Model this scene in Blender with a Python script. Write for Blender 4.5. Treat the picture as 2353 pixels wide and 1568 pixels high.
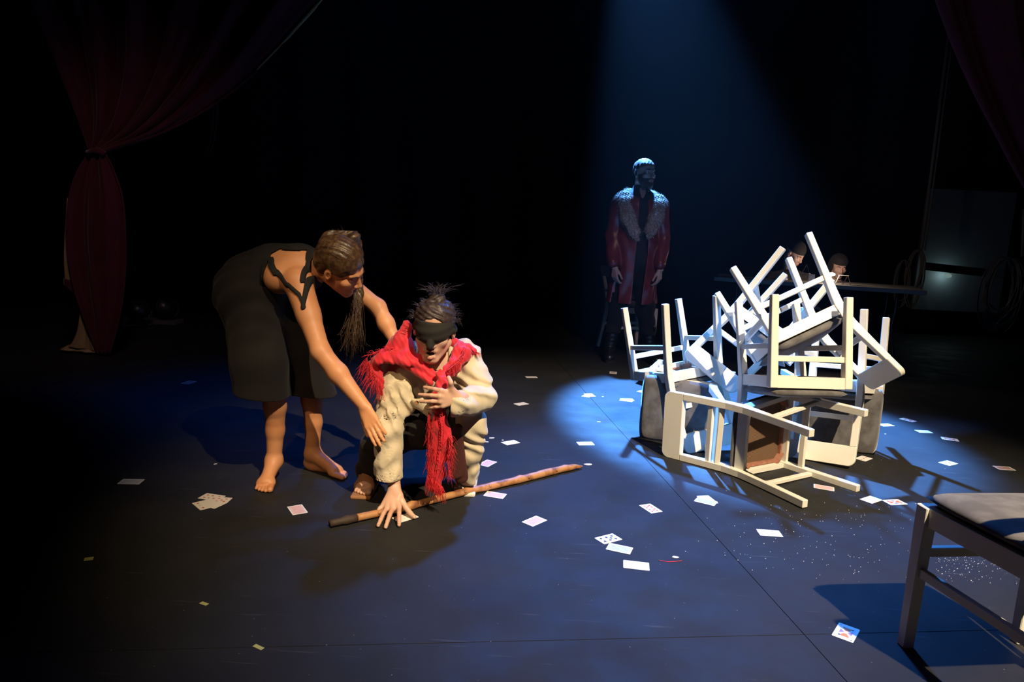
import bpy, bmesh, math, random
import numpy as np
from mathutils import Vector, Matrix

for o in list(bpy.data.objects): bpy.data.objects.remove(o)
C = bpy.context.scene.collection
sc = bpy.context.scene
rnd = random.Random(7)

# ------------------------------------------------------------------ camera
FPX, PITCH, ROLL, CAMH = 1600.0, 0.163, 0.048, 1.125
cam = bpy.data.cameras.new('camera'); camo = bpy.data.objects.new('camera', cam); C.objects.link(camo)
cam.sensor_width = 36.0; cam.lens = FPX/2353*36.0; cam.clip_start = .05; cam.clip_end = 60
_r0 = Vector((1,0,0)); _u0 = Vector((0,math.sin(PITCH),math.cos(PITCH))); _f0 = Vector((0,math.cos(PITCH),-math.sin(PITCH)))
_c, _s = math.cos(ROLL), math.sin(ROLL)
_r = _c*_r0 + _s*_u0; _u = -_s*_r0 + _c*_u0
M = Matrix(((_r.x,_u.x,-_f0.x,0),(_r.y,_u.y,-_f0.y,0),(_r.z,_u.z,-_f0.z,CAMH),(0,0,0,1)))
camo.matrix_world = M
sc.camera = camo

def ray(u, v):
    u -= 1176.5; v -= 784
    a, b = _c*u+_s*v, -_s*u+_c*v
    return np.array([a/FPX, math.cos(PITCH)-(b/FPX)*math.sin(PITCH), -math.sin(PITCH)-(b/FPX)*math.cos(PITCH)])
def at(u, v, y):
    "a point of the stage at depth y metres from the lens"
    d = ray(u, v); return d/d[1]*y + np.array([0,0,CAMH])
def fl(u, v, z=0.0):
    "a point of the stage at height z"
    d = ray(u, v); return d*((z-CAMH)/d[2]) + np.array([0,0,CAMH])

# ------------------------------------------------------------------ world, view
sc.view_settings.view_transform = 'Standard'; sc.view_settings.look = 'None'
sc.view_settings.exposure = 0.0; sc.view_settings.gamma = 1.0; sc.view_settings.use_curve_mapping = False
w = bpy.data.worlds.new('world'); sc.world = w; w.use_nodes = True
bg = w.node_tree.nodes['Background']; bg.inputs[0].default_value = (.15,.25,1,1); bg.inputs[1].default_value = 0.0045
cy = sc.cycles
cy.max_bounces = 5; cy.diffuse_bounces = 2; cy.glossy_bounces = 2; cy.transmission_bounces = 3; cy.volume_bounces = 0
cy.caustics_reflective = False; cy.caustics_refractive = False
cy.use_denoising = True; cy.volume_step_rate = 4; cy.sample_clamp_indirect = 3

# ------------------------------------------------------------------ stage lights
def spot(name, loc, tgt, power, col, angle, blend=.3, size=.05):
    l = bpy.data.lights.new(name, 'SPOT'); l.energy = power; l.color = col
    l.spot_size = math.radians(angle); l.spot_blend = blend; l.shadow_soft_size = size
    o = bpy.data.objects.new(name, l); C.objects.link(o); o.location = loc
    o.rotation_euler = (Vector(tgt)-Vector(loc)).to_track_quat('-Z','Y').to_euler()
    return o
# warm front-of-house profile, high behind the camera on the right
spot('front_spotlight', (3.4,-3.8,8.5), (.95,2.8,0), 9800, (1,.80,.53), 26, 1.0, .07)
spot('front_fill', (-2.2,-4.2,7.6), (-.55,2.8,.3), 1000, (1,.66,.36), 13, 1.0, .1)  # added weak fill from the front left for the bending and crouching persons
# second front profile, narrow, on the heap of chairs
spot('heap_spotlight', (3.0,-.6,7.6), (1.45,3.8,.95), 1150, (1,.93,.82), 11, .9, .06)
# added dim fill from the front that brightens the man in the coat
spot('coat_fill', (1.6,-3.0,6.5), (1.03,6.1,.6), 480, (1,.62,.50), 9, 1.0, .1)
# bright blue profile above the back of the stage and soft blue washes
spot('blue_spotlight', (.95,8.0,5.2), (1.42,4.32,0), 25000, (.09,.34,1), 21, .30, .1)
spot('blue_wash', (1.6,7.4,6.8), (.62,2.75,0), 6200, (.04,.25,1), 21, 1.0, .25)
spot('blue_side_wash', (3.6,6.8,6.6), (2.2,3.4,0), 5200, (.05,.26,1), 19, 1.0, .25)
spot('left_back_wash', (-1.6,8.4,6.4), (-.9,3.2,0), 800, (.025,.17,1), 34, 1.0, .6)
# added low fills that brighten the side curtains
spot('left_curtain_fill', (-.8,1.2,4.5), (-3.2,5.2,.75), 120, (1,.62,.60), 30, 1.0, .3)
spot('right_curtain_fill', (1.5,1.0,4.5), (3.6,5.2,2.2), 18, (1,.62,.66), 40, 1.0, .3)

# ------------------------------------------------------------------ materials
def mat(name, col, rough=.6, metal=0, noise=None, bump=None, spec=.5, emit=None, sheen=0, wave=None):
    m = bpy.data.materials.new(name); m.use_nodes = True
    nt = m.node_tree; b = nt.nodes['Principled BSDF']
    b.inputs['Base Color'].default_value = (*col,1); b.inputs['Roughness'].default_value = rough
    b.inputs['Metallic'].default_value = metal; b.inputs['Specular IOR Level'].default_value = spec
    if sheen: b.inputs['Sheen Weight'].default_value = sheen
    if emit:
        b.inputs['Emission Color'].default_value = (*emit[0],1); b.inputs['Emission Strength'].default_value = emit[1]
    tc = nt.nodes.new('ShaderNodeTexCoord')
    if noise:      # (scale, second colour, contrast lo, hi)
        n = nt.nodes.new('ShaderNodeTexNoise'); n.inputs['Scale'].default_value = noise[0]; n.inputs['Detail'].default_value = 5
        r = nt.nodes.new('ShaderNodeValToRGB'); r.color_ramp.elements[0].position = noise[2]; r.color_ramp.elements[1].position = noise[3]
        r.color_ramp.elements[0].color = (*col,1); r.color_ramp.elements[1].color = (*noise[1],1)
        nt.links.new(tc.outputs['Object'], n.inputs['Vector']); nt.links.new(n.outputs[0], r.inputs[0]); nt.links.new(r.outputs[0], b.inputs['Base Color'])
    if bump:       # (scale, strength, distance)
        n = nt.nodes.new('ShaderNodeTexNoise'); n.inputs['Scale'].default_value = bump[0]; n.inputs['Detail'].default_value = 3
        bp = nt.nodes.new('ShaderNodeBump'); bp.inputs['Strength'].default_value = bump[1]; bp.inputs['Distance'].default_value = bump[2]
        nt.links.new(tc.outputs['Object'], n.inputs['Vector']); nt.links.new(n.outputs[0], bp.inputs['Height']); nt.links.new(bp.outputs[0], b.inputs['Normal'])
    if wave:       # woven webbing: (scale, colour2)
        wv = nt.nodes.new('ShaderNodeTexWave'); wv.inputs['Scale'].default_value = wave[0]; wv.inputs['Distortion'].default_value = 1.5
        wv.inputs['Detail'].default_value = 3; wv.bands_direction = 'X'
        mx = nt.nodes.new('ShaderNodeMix'); mx.data_type = 'RGBA'; mx.inputs[6].default_value = (*col,1); mx.inputs[7].default_value = (*wave[1],1)
        nt.links.new(tc.outputs['Object'], wv.inputs['Vector']); nt.links.new(wv.outputs[0], mx.inputs[0]); nt.links.new(mx.outputs[2], b.inputs['Base Color'])
    return m

def floor_mat():
    m = mat('black_stage_floor', (.03,.03,.033), .5, spec=.2)
    nt = m.node_tree; b = nt.nodes['Principled BSDF']; tc = [n for n in nt.nodes if n.type=='TEX_COORD'][0]
    N = nt.nodes.new; L = nt.links.new
    geo = N('ShaderNodeNewGeometry')
    n1 = N('ShaderNodeTexNoise'); n1.inputs['Scale'].default_value = 2.2; n1.inputs['Detail'].default_value = 6
    r1 = N('ShaderNodeValToRGB'); r1.color_ramp.elements[0].color = (.018,.018,.019,1); r1.color_ramp.elements[1].color = (.025,.025,.026,1)
    r1.color_ramp.elements[0].position = .35; r1.color_ramp.elements[1].position = .7
    L(geo.outputs['Position'], n1.inputs['Vector']); L(n1.outputs[0], r1.inputs[0])
    # long scuffs
    mp = N('ShaderNodeMapping'); mp.inputs['Scale'].default_value = (3,45,1); mp.inputs['Rotation'].default_value = (0,0,.5)
    n2 = N('ShaderNodeTexNoise'); n2.inputs['Scale'].default_value = 1.3; n2.inputs['Detail'].default_value = 8
    r2 = N('ShaderNodeValToRGB'); r2.color_ramp.elements[0].position = .66; r2.color_ramp.elements[1].position = .80
    r2.color_ramp.elements[0].color = (0,0,0,1); r2.color_ramp.elements[1].color = (.05,.05,.055,1)
    L(geo.outputs['Position'], mp.inputs['Vector']); L(mp.outputs[0], n2.inputs['Vector']); L(n2.outputs[0], r2.inputs[0])
    # dust specks
    n3 = N('ShaderNodeTexVoronoi'); n3.inputs['Scale'].default_value = 22; n3.inputs['Randomness'].default_value = 1
    r3 = N('ShaderNodeValToRGB'); r3.color_ramp.elements[0].position = .0; r3.color_ramp.elements[1].position = .045
    r3.color_ramp.elements[0].color = (.30,.30,.30,1); r3.color_ramp.elements[1].color = (0,0,0,1)
    L(geo.outputs['Position'], n3.inputs['Vector']); L(n3.outputs['Distance'], r3.inputs[0])
    a1 = N('ShaderNodeMix'); a1.data_type='RGBA'; a1.blend_type='ADD'; a1.inputs[0].default_value=1
    a2 = N('ShaderNodeMix'); a2.data_type='RGBA'; a2.blend_type='ADD'; a2.inputs[0].default_value=1
    L(r1.outputs[0], a1.inputs[6]); L(r2.outputs[0], a1.inputs[7]); L(a1.outputs[2], a2.inputs[6]); L(r3.outputs[0], a2.inputs[7])
    L(a2.outputs[2], b.inputs['Base Color'])
    n4 = N('ShaderNodeTexNoise'); n4.inputs['Scale'].default_value = 5; n4.inputs['Detail'].default_value = 6
    mr = N('ShaderNodeMapRange'); mr.inputs[1].default_value=.3; mr.inputs[2].default_value=.7; mr.inputs[3].default_value=.55; mr.inputs[4].default_value=.75
    L(geo.outputs['Position'], n4.inputs['Vector']); L(n4.outputs[0], mr.inputs[0]); L(mr.outputs[0], b.inputs['Roughness'])
    n5 = N('ShaderNodeTexNoise'); n5.inputs['Scale'].default_value = 260
    bp = N('ShaderNodeBump'); bp.inputs['Strength'].default_value=.35; bp.inputs['Distance'].default_value=.001
    L(geo.outputs['Position'], n5.inputs['Vector']); L(n5.outputs[0], bp.inputs['Height']); L(bp.outputs[0], b.inputs['Normal'])
    return m
MF = floor_mat()
MW = mat('white_painted_wood', (.80,.77,.68), .42, noise=(6,(.74,.70,.60),.45,.75))
MWG = mat('dulled_white_wood', (.42,.36,.27), .5, noise=(5,(.36,.30,.21),.4,.7))
MCU = mat('grey_upholstery', (.085,.078,.076), .9, noise=(14,(.15,.142,.14),.42,.62), bump=(300,.3,.001), sheen=.3)
MWEB = mat('brown_webbing', (.07,.035,.018), .9, wave=(48,(.20,.115,.06)))
MBRW = mat('red_brown_batten', (.28,.11,.07), .7, noise=(30,(.36,.17,.11),.4,.6))
MGL = mat('glue_white', (.75,.70,.62), .6)
MSK1 = mat('tanned_skin', (.74,.345,.165), .5, noise=(9,(.68,.29,.13),.4,.7))
MSK2 = mat('light_skin', (.66,.40,.29), .5, noise=(9,(.60,.33,.23),.4,.7))
MSK3 = mat('pale_skin', (.50,.33,.27), .55, noise=(12,(.44,.28,.23),.4,.7))
MNAIL = mat('fingernail', (.75,.52,.44), .3)
MLIP = mat('lip', (.42,.16,.13), .45)
MMOUTH = mat('mouth_dark', (.03,.008,.008), .6)
MEYE = mat('eye_white', (.55,.52,.50), .2)
MIRIS = mat('iris_dark', (.02,.012,.01), .2)
MHB = mat('brown_hair', (.060,.030,.016), .38, noise=(60,(.13,.075,.035),.42,.62), bump=(140,.6,.002))
MHD = mat('dark_hair', (.028,.018,.018), .5, noise=(60,(.06,.04,.04),.42,.62), bump=(160,.5,.002))
MHS = mat('short_hair', (.22,.17,.13), .6, noise=(90,(.05,.035,.028),.4,.6), bump=(200,.7,.003))
MBRD = mat('beard', (.045,.03,.025), .8, bump=(220,.6,.002))
MBK = mat('black_cloth', (.0065,.0045,.0045), .9, noise=(7,(.009,.0065,.0065),.4,.7), bump=(220,.25,.001), sheen=.04)
MBK2 = mat('black_jersey', (.010,.010,.011), .85, bump=(260,.2,.001))
MBLI = mat('black_blindfold', (.014,.012,.010), .9, bump=(90,.3,.001))
MLIN = mat('cream_linen', (.62,.53,.37), .85, noise=(10,(.55,.46,.31),.4,.65), bump=(180,.35,.001), sheen=.2)
MLNG = mat('brown_lining', (.075,.022,.016), .6)
MRED = mat('red_shawl', (.66,.012,.030), .7, noise=(12,(.48,.008,.022),.4,.7), sheen=.3)
MREDF = mat('red_fringe', (.62,.018,.028), .6)
MLEA = mat('oxblood_leather', (.20,.030,.034), .34, noise=(9,(.13,.018,.022),.4,.7), bump=(60,.3,.002))
MFUR = mat('grey_brown_fur', (.25,.19,.15), .9, noise=(70,(.42,.36,.31),.4,.6), bump=(120,1,.006))
MBOOT = mat('black_boot_leather', (.012,.011,.011), .28, bump=(80,.2,.001))
MSAND = mat('brown_suede', (.30,.14,.06), .8)
MSHOE = mat('off_white_canvas', (.72,.70,.64), .8)
MCUR = mat('dark_red_velvet', (.085,.004,.018), .9, noise=(5,(.06,.002,.012),.4,.7), sheen=.2)
MCRM = mat('cream_lining', (.50,.38,.20), .85, noise=(4,(.42,.31,.16),.4,.7))
MVEL = mat('black_drape', (.004,.004,.006), .95)
MROPE = mat('rope_fibre', (.12,.10,.075), .9, bump=(300,.5,.001))
MCAB = mat('grey_cable', (.10,.095,.095), .6)
MTBL = mat('table_top_grey', (.16,.16,.15), .6)
MMET = mat('dark_metal', (.05,.05,.055), .4, metal=.8)
MSTK = mat('peeled_wood', (.46,.22,.09), .5, noise=(18,(.20,.075,.03),.45,.62), bump=(40,.5,.003))
MSTK2 = mat('charred_wood', (.05,.03,.02), .7)
MCW = mat('card_white', (.86,.85,.82), .4)
MCI = mat('card_ivory', (.80,.74,.58), .4)
MCP = mat('card_pink_back', (.72,.40,.40), .45, noise=(220,(.82,.56,.55),.4,.6))
MCP2 = mat('card_pale_pink_back', (.80,.66,.64), .45, noise=(220,(.85,.74,.72),.4,.6))
MCG = mat('card_grey_back', (.45,.49,.55), .45, noise=(220,(.60,.62,.66),.4,.6))
MCR = mat('card_rust_back', (.30,.09,.07), .45, noise=(260,(.55,.40,.36),.45,.55))
MPR = mat('pip_red', (.70,.05,.04), .5)
MPB = mat('pip_black', (.02,.02,.05), .5)
MPO = mat('court_orange', (.85,.22,.08), .5)
MPV = mat('court_violet', (.28,.20,.42), .5)
MTAPE = mat('yellow_tape', (.50,.48,.16), .6)
MPAP = mat('torn_paper', (.82,.82,.80), .8)
MGLOW = mat('lamp_glow', (1,1,1), .5, emit=((1,.86,.72), 14))
MGLOW2 = mat('wall_spot_glow', (.3,.4,.4), .5, emit=((.55,.8,.75), .25))  # emission stands in for a spot of light on the wall

# ------------------------------------------------------------------ object helpers
def link(name, me, m=None, parent=None):
    o = bpy.data.objects.new(name, me); C.objects.link(o)
    if m is not None:
        for mm in (m if isinstance(m,(list,tuple)) else [m]): me.materials.append(mm)
    if parent is not None: o.parent = parent
    return o
def obj(name, bm, m=None, parent=None, smooth=False):
    me = bpy.data.meshes.new(name); bmesh.ops.recalc_face_normals(bm, faces=bm.faces); bm.to_mesh(me); bm.free()
    if smooth: me.polygons.foreach_set('use_smooth', [True]*len(me.polygons))
    return link(name, me, m, parent)
def tag(o, label=None, cat=None, group=None, kind=None):
    if label: o['label'] = label
    if cat: o['category'] = cat
    if group: o['group'] = group
    if kind: o['kind'] = kind
    return o
def thing(name, label, cat, loc=(0,0,0), group=None):
    o = bpy.data.objects.new(name, None); C.objects.link(o); o.location = loc; o.empty_display_size = .1
    return tag(o, label, cat, group)
def keep(root):
    "children were built in world coordinates: give them the inverse of their parent's place"
    inv = Matrix.Translation(root.location).inverted()
    for ch in root.children: ch.matrix_parent_inverse = inv
def box(bm, c, half, R=None):
    vs = []
    for sx in (-1,1):
        for sy in (-1,1):
            for sz in (-1,1):
                p = Vector((sx*half[0], sy*half[1], sz*half[2]))
                if R is not None: p = R @ p
                vs.append(bm.verts.new(p+Vector(c)))
    for f in ((0,1,3,2),(4,6,7,5),(0,4,5,1),(2,3,7,6),(0,2,6,4),(1,5,7,3)): bm.faces.new([vs[i] for i in f])
    return vs
def bevel(bm, w, seg=1):
    bmesh.ops.recalc_face_normals(bm, faces=bm.faces)
    bmesh.ops.bevel(bm, geom=[e for e in bm.edges if len(e.link_faces)==2 and e.calc_face_angle(0)>.5], offset=w, segments=seg, affect='EDGES', profile=.5)
def tube(bm, pts, r, n=6, caps=True):
    pts = [Vector(p) for p in pts]; rings = []
    rr = [float(q) for q in r] if isinstance(r,(list,tuple)) else [r]*len(pts)
    up = Vector((.13,.27,.95)).normalized()
    for i,p in enumerate(pts):
        t = (pts[min(i+1,len(pts)-1)]-pts[max(i-1,0)])
        t = t.normalized() if t.length>1e-9 else Vector((0,0,1))
        a = t.cross(up); a = a.normalized() if a.length>.05 else t.cross(Vector((1,0,0))).normalized(); b = t.cross(a)
        rings.append([bm.verts.new(p+rr[i]*(math.cos(2*math.pi*k/n)*a+math.sin(2*math.pi*k/n)*b)) for k in range(n)])
    for i in range(len(rings)-1):
        for k in range(n): bm.faces.new((rings[i][k],rings[i][(k+1)%n],rings[i+1][(k+1)%n],rings[i+1][k]))
    if caps and n>2: bm.faces.new(rings[0][::-1]); bm.faces.new(rings[-1])
def sweep_rect(bm, pts, sizes, lat=Vector((1,0,0))):
    "rectangular bar along pts; sizes (lateral, depth) full widths"
    pts = [Vector(p) for p in pts]; rings = []
    for i,p in enumerate(pts):
        t = (pts[min(i+1,len(pts)-1)]-pts[max(i-1,0)]).normalized(); d = t.cross(lat).normalized(); l = d.cross(t).normalized()
        a,b = sizes[i][0]/2, sizes[i][1]/2
        rings.append([bm.verts.new(p+l*x*a+d*y*b) for x,y in ((-1,-1),(1,-1),(1,1),(-1,1))])
    for i in range(len(rings)-1):
        for k in range(4): bm.faces.new((rings[i][k],rings[i][(k+1)%4],rings[i+1][(k+1)%4],rings[i+1][k]))
    bm.faces.new(rings[0][::-1]); bm.faces.new(rings[-1])
def catmull(P, n=8):
    P = [np.array(p,float) for p in P]; out = []
    Q = [2*P[0]-P[1]]+P+[2*P[-1]-P[-2]]
    for i in range(1,len(Q)-2):
        for k in range(n):
            t = k/n; a,b,c,d = Q[i-1:i+3]
            out.append(.5*((2*b)+(-a+c)*t+(2*a-5*b+4*c-d)*t*t+(-a+3*b-3*c+d)*t**3))
    out.append(P[-1]); return out

# ------------------------------------------------------------------ the setting
def struct(name, bm, m, parent=None, smooth=False):
    o = obj(name, bm, m, parent, smooth); o['kind'] = 'structure'; return o
bm = bmesh.new(); box(bm, (0,4,-.06), (9,8.5,.05)); floor = struct('floor', bm, MBK2)
FA = math.radians(6.9); FO = Vector((.886,1.858,0)); E1 = Vector((math.cos(FA),math.sin(FA),0)); E2 = Vector((-math.sin(FA),math.cos(FA),0))
for (a0,a1,b0,b1) in ((-8,-.0013,.0013,8),(.0013,8,.0013,8),(-8,-.0013,-5,-.0013),(.0013,8,-5,-.0013)):
    bm = bmesh.new()
    for z in (-.010,0):
        vs = [bm.verts.new(FO+E1*a+E2*b+Vector((0,0,z))) for a,b in ((a0,b0),(a1,b0),(a1,b1),(a0,b1))]
        bm.faces.new(vs)
    bm.verts.ensure_lookup_table()
    for k in range(4): bm.faces.new([bm.verts[i] for i in (k,(k+1)%4,4+(k+1)%4,4+k)])
    p = obj('floor_panel', bm, MF, floor)
def drape(name, x0, x1, y, z0, z1, m, n=160, amp=.07, axis='x'):
    bm = bmesh.new(); rows = []
    for j,z in enumerate((z0,z1)):
        row = []
        for i in range(n+1):
            t = i/n; x = x0+(x1-x0)*t; d = amp*math.sin(t*n*.55)+.4*amp*math.sin(t*n*.21+1)
            row.append(bm.verts.new((x,y+d,z) if axis=='x' else (y+d,x,z)))
        rows.append(row)
    for i in range(n): bm.faces.new((rows[0][i],rows[0][i+1],rows[1][i+1],rows[1][i]))
    return struct(name, bm, m, smooth=True)
drape('wall_back', -9, 9, 9.6, 0, 9.5, MVEL, 260)
drape('wall_left', -1, 9.6, -7.2, 0, 9.5, MVEL, 160, axis='y')
drape('wall_right', -1, 9.6, 7.4, 0, 9.5, MVEL, 160, axis='y')

# thin stage haze hanging over the back half of the stage
bm = bmesh.new(); box(bm, (0,6.9,3.6), (6.8,2.5,3.55))
mh = bpy.data.materials.new('stage_haze'); mh.use_nodes = True; nt = mh.node_tree; nt.nodes.remove(nt.nodes['Principled BSDF'])
vs_ = nt.nodes.new('ShaderNodeVolumeScatter'); vs_.inputs['Density'].default_value = .0010; vs_.inputs['Anisotropy'].default_value = .25
nt.links.new(vs_.outputs[0], nt.nodes['Material Output'].inputs['Volume'])
hz = obj('stage_haze', bm, mh); tag(hz, 'thin blue-lit haze in the air above the back of the stage', 'haze', kind='stuff')

# ------------------------------------------------------------------ chairs
CD = dict(zip(('wr','wt','wf','a','b','d','H','hs','ss','sf','hm','tp','df'), [0.1558, 0.1568, 0.1789, 0.081, 0.0904, 0.3382, 0.7957, 0.4236, 0.2325, 0.2891, 0.557, 0.0999, 0.0049]))
def yback(z):
    hs, H = CD['hs'], CD['H']
    y = -CD['a']*(1-z/hs) if z < hs else -CD['b']*(z-hs)/(H-hs)
    k = .07
    if abs(z-hs) < k: y -= .012*(1-abs(z-hs)/k)**2
    return y
def xback(z): return CD['wr'] if z < CD['hs'] else CD['wr']+(CD['wt']-CD['wr'])*(z-CD['hs'])/(CD['H']-CD['hs'])
def make_chair(wood=None):
    wood = wood or MW
    hs, H, tp, d, wf, wr = CD['hs'], CD['H'], CD['tp'], CD['d'], CD['wf'], CD['wr']
    t = thing('dining_chair', '', 'chair')
    for s in (-1,1):      # rear leg and back post in one bent piece
        zs = [0,.12,.24,.33,.38,.41,.44,.48,.54,.62,H-tp+.004]
        bm = bmesh.new(); sweep_rect(bm, [(s*xback(z),yback(z),z) for z in zs], [(.034,.030+.014*math.exp(-((z-hs)/.16)**2)) for z in zs])
        bevel(bm,.0025); obj('back_post', bm, wood, t)
    for s in (-1,1):
        bm = bmesh.new(); sweep_rect(bm, [(s*wf,d+CD['df']*(1-z/hs),z) for z in (0,.14,.28,hs-.06,hs-.001)], [(.033,.030),(.034,.033),(.035,.038),(.036,.042),(.036,.042)])
        bevel(bm,.0025); obj('leg', bm, wood, t)
    # top rail: broad board with two rounded upper corners
    bm = bmesh.new(); wo = CD['wt']+.017; r = .036; yb = [yback(z)+.0 for z in (H-tp,H)]
    prof = [(-wo,H-tp),(wo,H-tp)]
    for k in range(7): a = math.pi/2*k/6; prof.append((wo-r+r*math.cos(a), H-r+r*math.sin(a)))
    for k in range(7): a = math.pi/2*(1+k/6); prof.append((-wo+r+r*math.cos(a), H-r+r*math.sin(a)))
    def yy(z): return yb[0]+(yb[1]-yb[0])*(z-H+tp)/tp
    fr = [bm.verts.new((x,yy(z)+.013,z)) for x,z in prof]; bk = [bm.verts.new((x,yy(z)-.015,z)) for x,z in prof]
    bm.faces.new(fr); bm.faces.new(bk[::-1])
    for i in range(len(prof)): j=(i+1)%len(prof); bm.faces.new((fr[i],bk[i],bk[j],fr[j]))
    bevel(bm,.003); obj('top_rail', bm, wood, t)
    bm = bmesh.new(); z = CD['hm']; box(bm,(0,yback(z),z),(xback(z)-.015,.011,.0135)); bevel(bm,.002); obj('slat', bm, wood, t)
    ss, sf = CD['ss'], CD['sf']
    for s in (-1,1):
        bm = bmesh.new(); sweep_rect(bm, [(s*wr,yback(ss)+.012,ss),(s*wf,d-.014,ss)], [(.018,.026)]*2); bevel(bm,.002); obj('stretcher', bm, wood, t)
    bm = bmesh.new(); box(bm,(0,d,sf),(wf-.014,.010,.0135)); bevel(bm,.002); obj('stretcher', bm, wood, t)
    # seat frame
    bm = bmesh.new(); zc = hs-.027
    box(bm,(0,d+.006,zc),(wf-.014,.011,.026)); box(bm,(0,.004,zc),(wr-.014,.011,.026))
    for s in (-1,1): sweep_rect(bm, [(s*wr,.012,zc),(s*wf,d-.012,zc)], [(.022,.052)]*2)
    obj('seat_frame', bm, wood, t)
    bm = bmesh.new()      # brown battens and corner blocks under the seat
    for s in (-1,1):
        sweep_rect(bm, [(s*(wr-.022),.03,hs-.016),(s*(wf-.022),d-.03,hs-.016)], [(.014,.022)]*2)
        for (x,y,a) in ((s*(wf-.034),d-.030,s*-.8),(s*(wr-.034),.034,s*.8)):
            box(bm,(x,y,hs-.022),(.034,.006,.018),Matrix.Rotation(a,3,'Z'))
    box(bm,(0,d-.012,hs-.016),(wf-.03,.006,.011)); obj('seat_batten', bm, MBRW, t)
    def quad(bm, z0, z1, e, n=14):
        pass
    bm = bmesh.new(); vs=[]
    for z in (hs-.010,hs-.004): vs.append([bm.verts.new(p) for p in ((-wr+.01,.01,z),(wr-.01,.01,z),(wf-.01,d-.004,z),(-wf+.01,d-.004,z))])
    bm.faces.new(vs[0][::-1]); bm.faces.new(vs[1])
    for i in range(4): j=(i+1)%4; bm.faces.new((vs[0][i],vs[0][j],vs[1][j],vs[1][i]))
    obj('seat_webbing', bm, MWEB, t)
    # upholstered pad: rounded trapezoid pillow
    bm = bmesh.new(); n = 18; G = {}
    for side in (0,1):
        for i in range(n+1):
            for j in range(n+1):
                u, v = i/n*2-1, j/n*2-1
                cu, cv = math.copysign(abs(u)**.9,u), math.copysign(abs(v)**.9,v)
                # squircle corners
                q = (abs(u)**6+abs(v)**6)**(1/6); m_ = max(abs(u),abs(v)); k = m_/q if q>0 else 1
                k = 1-(1-k)*.55
                X, Y = u*k, v*k
                yv = d/2+.004 + Y*(d/2+.020); wx = (wr+(wf-wr)*((Y+1)/2))+.012; xv = X*wx
                e = max(abs(u),abs(v)); prof_ = max(0,1-e**7)**.45
                zv = hs+.020+(.017+.010*(1-e*e))*prof_ if side else hs+.020-.020*prof_
                if e>=.999: zv = hs+.020
                if side and e>=.999: G[1,i,j]=G[0,i,j]
                else: G[side,i,j]=bm.verts.new((xv,yv,zv))
        for i in range(n):
            for j in range(n):
                f=(G[side,i,j],G[side,i+1,j],G[side,i+1,j+1],G[side,i,j+1]); bm.faces.new(f if side else f[::-1])
    obj('seat_cushion', bm, MCU, t, smooth=True)
    return t
def copy_tree(o):
    c = o.copy(); C.objects.link(c)
    for ch in o.children:
        k = ch.copy(); C.objects.link(k); k.parent = c
    return c
def rodr(v):
    v = Vector(v); return Matrix.Rotation(v.length,4,v.normalized()) if v.length>1e-6 else Matrix.Identity(4)
chair0 = make_chair(); _used = [False]
def put_chair(Mx, label, group=None):
    o = copy_tree(chair0) if _used[0] else chair0
    _used[0] = True
    o.matrix_world = Mx; o['label'] = label
    if group: o['group'] = group
    return o
def basis(y, z, origin):
    z = Vector(z).normalized(); y = Vector(y); y = (y-z*y.dot(z)).normalized(); x = y.cross(z)
    m_ = Matrix((x,y,z)).transposed().to_4x4(); m_.translation = Vector(origin); return m_
POSES = {'F': [-0.7258, -1.4626, -0.7628, 1.337, 2.8563, 0.1812], 'C': [2.949, 0.1706, 0.0139, 1.3167, 3.5126, 0.8134], 'A': [-0.4714, 2.9134, -0.2002, 0.9069, 3.7343, 0.7766], 'T': [-2.1093, 2.0501, -1.0203, 1.3661, 3.5953, 1.0569], 'E': [1.0355, 2.9326, -0.2901, 1.697, 3.6658, 0.7718], 'L': [-0.7461, -2.3898, 0.3438, 1.5853, 3.803, 0.9733]}
LAB = {
 'F':'white wooden chair lying on its side at the front of the heap, brown webbing showing',
 'C':'upside-down white chair in the middle front of the heap, four legs straight up',
 'A':'upside-down white chair at the left end of the heap, nearest the man in the coat',
 'T':'topmost white chair, legs tipped highest and top rail jutting out right',
 'E':'upside-down white chair at the right end of the heap, beside the grey seat',
 'L':'white chair leaning left in the heap, its broad top rail pointing down left'}
for k in 'FCATEL':
    p = POSES[k]; Mx = rodr(p[:3]); Mx.translation = Vector(p[3:])
    put_chair(Mx, LAB[k], 'heap of white chairs')
put_chair(basis((-.93,.36,0),(-.36,-.93,0),(1.072+.36*.424,3.628+.93*.424,.178)), 'white chair on its side under the left end of the heap, dark seat in front', 'heap of white chairs')
put_chair(basis((.98,-.2,0),(-.2,-.98,0),(1.645+.2*.424,3.72+.98*.424,.178)), 'white chair on its side under the right end of the heap, grey seat facing front', 'heap of white chairs')
# chair in the dark foreground, bottom right corner
g = put_chair(Matrix.Translation((1.3835,1.510,0)) @ Matrix.Rotation(.1304,4,'Z'), 'upright chair with pale grey seat cut off by the right edge of the photo')
m_ = put_chair(Matrix.Translation((.965,6.64,0)) @ Matrix.Rotation(-1.2826,4,'Z'), 'upright chair standing in the dark right behind the man in the red coat')

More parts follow.
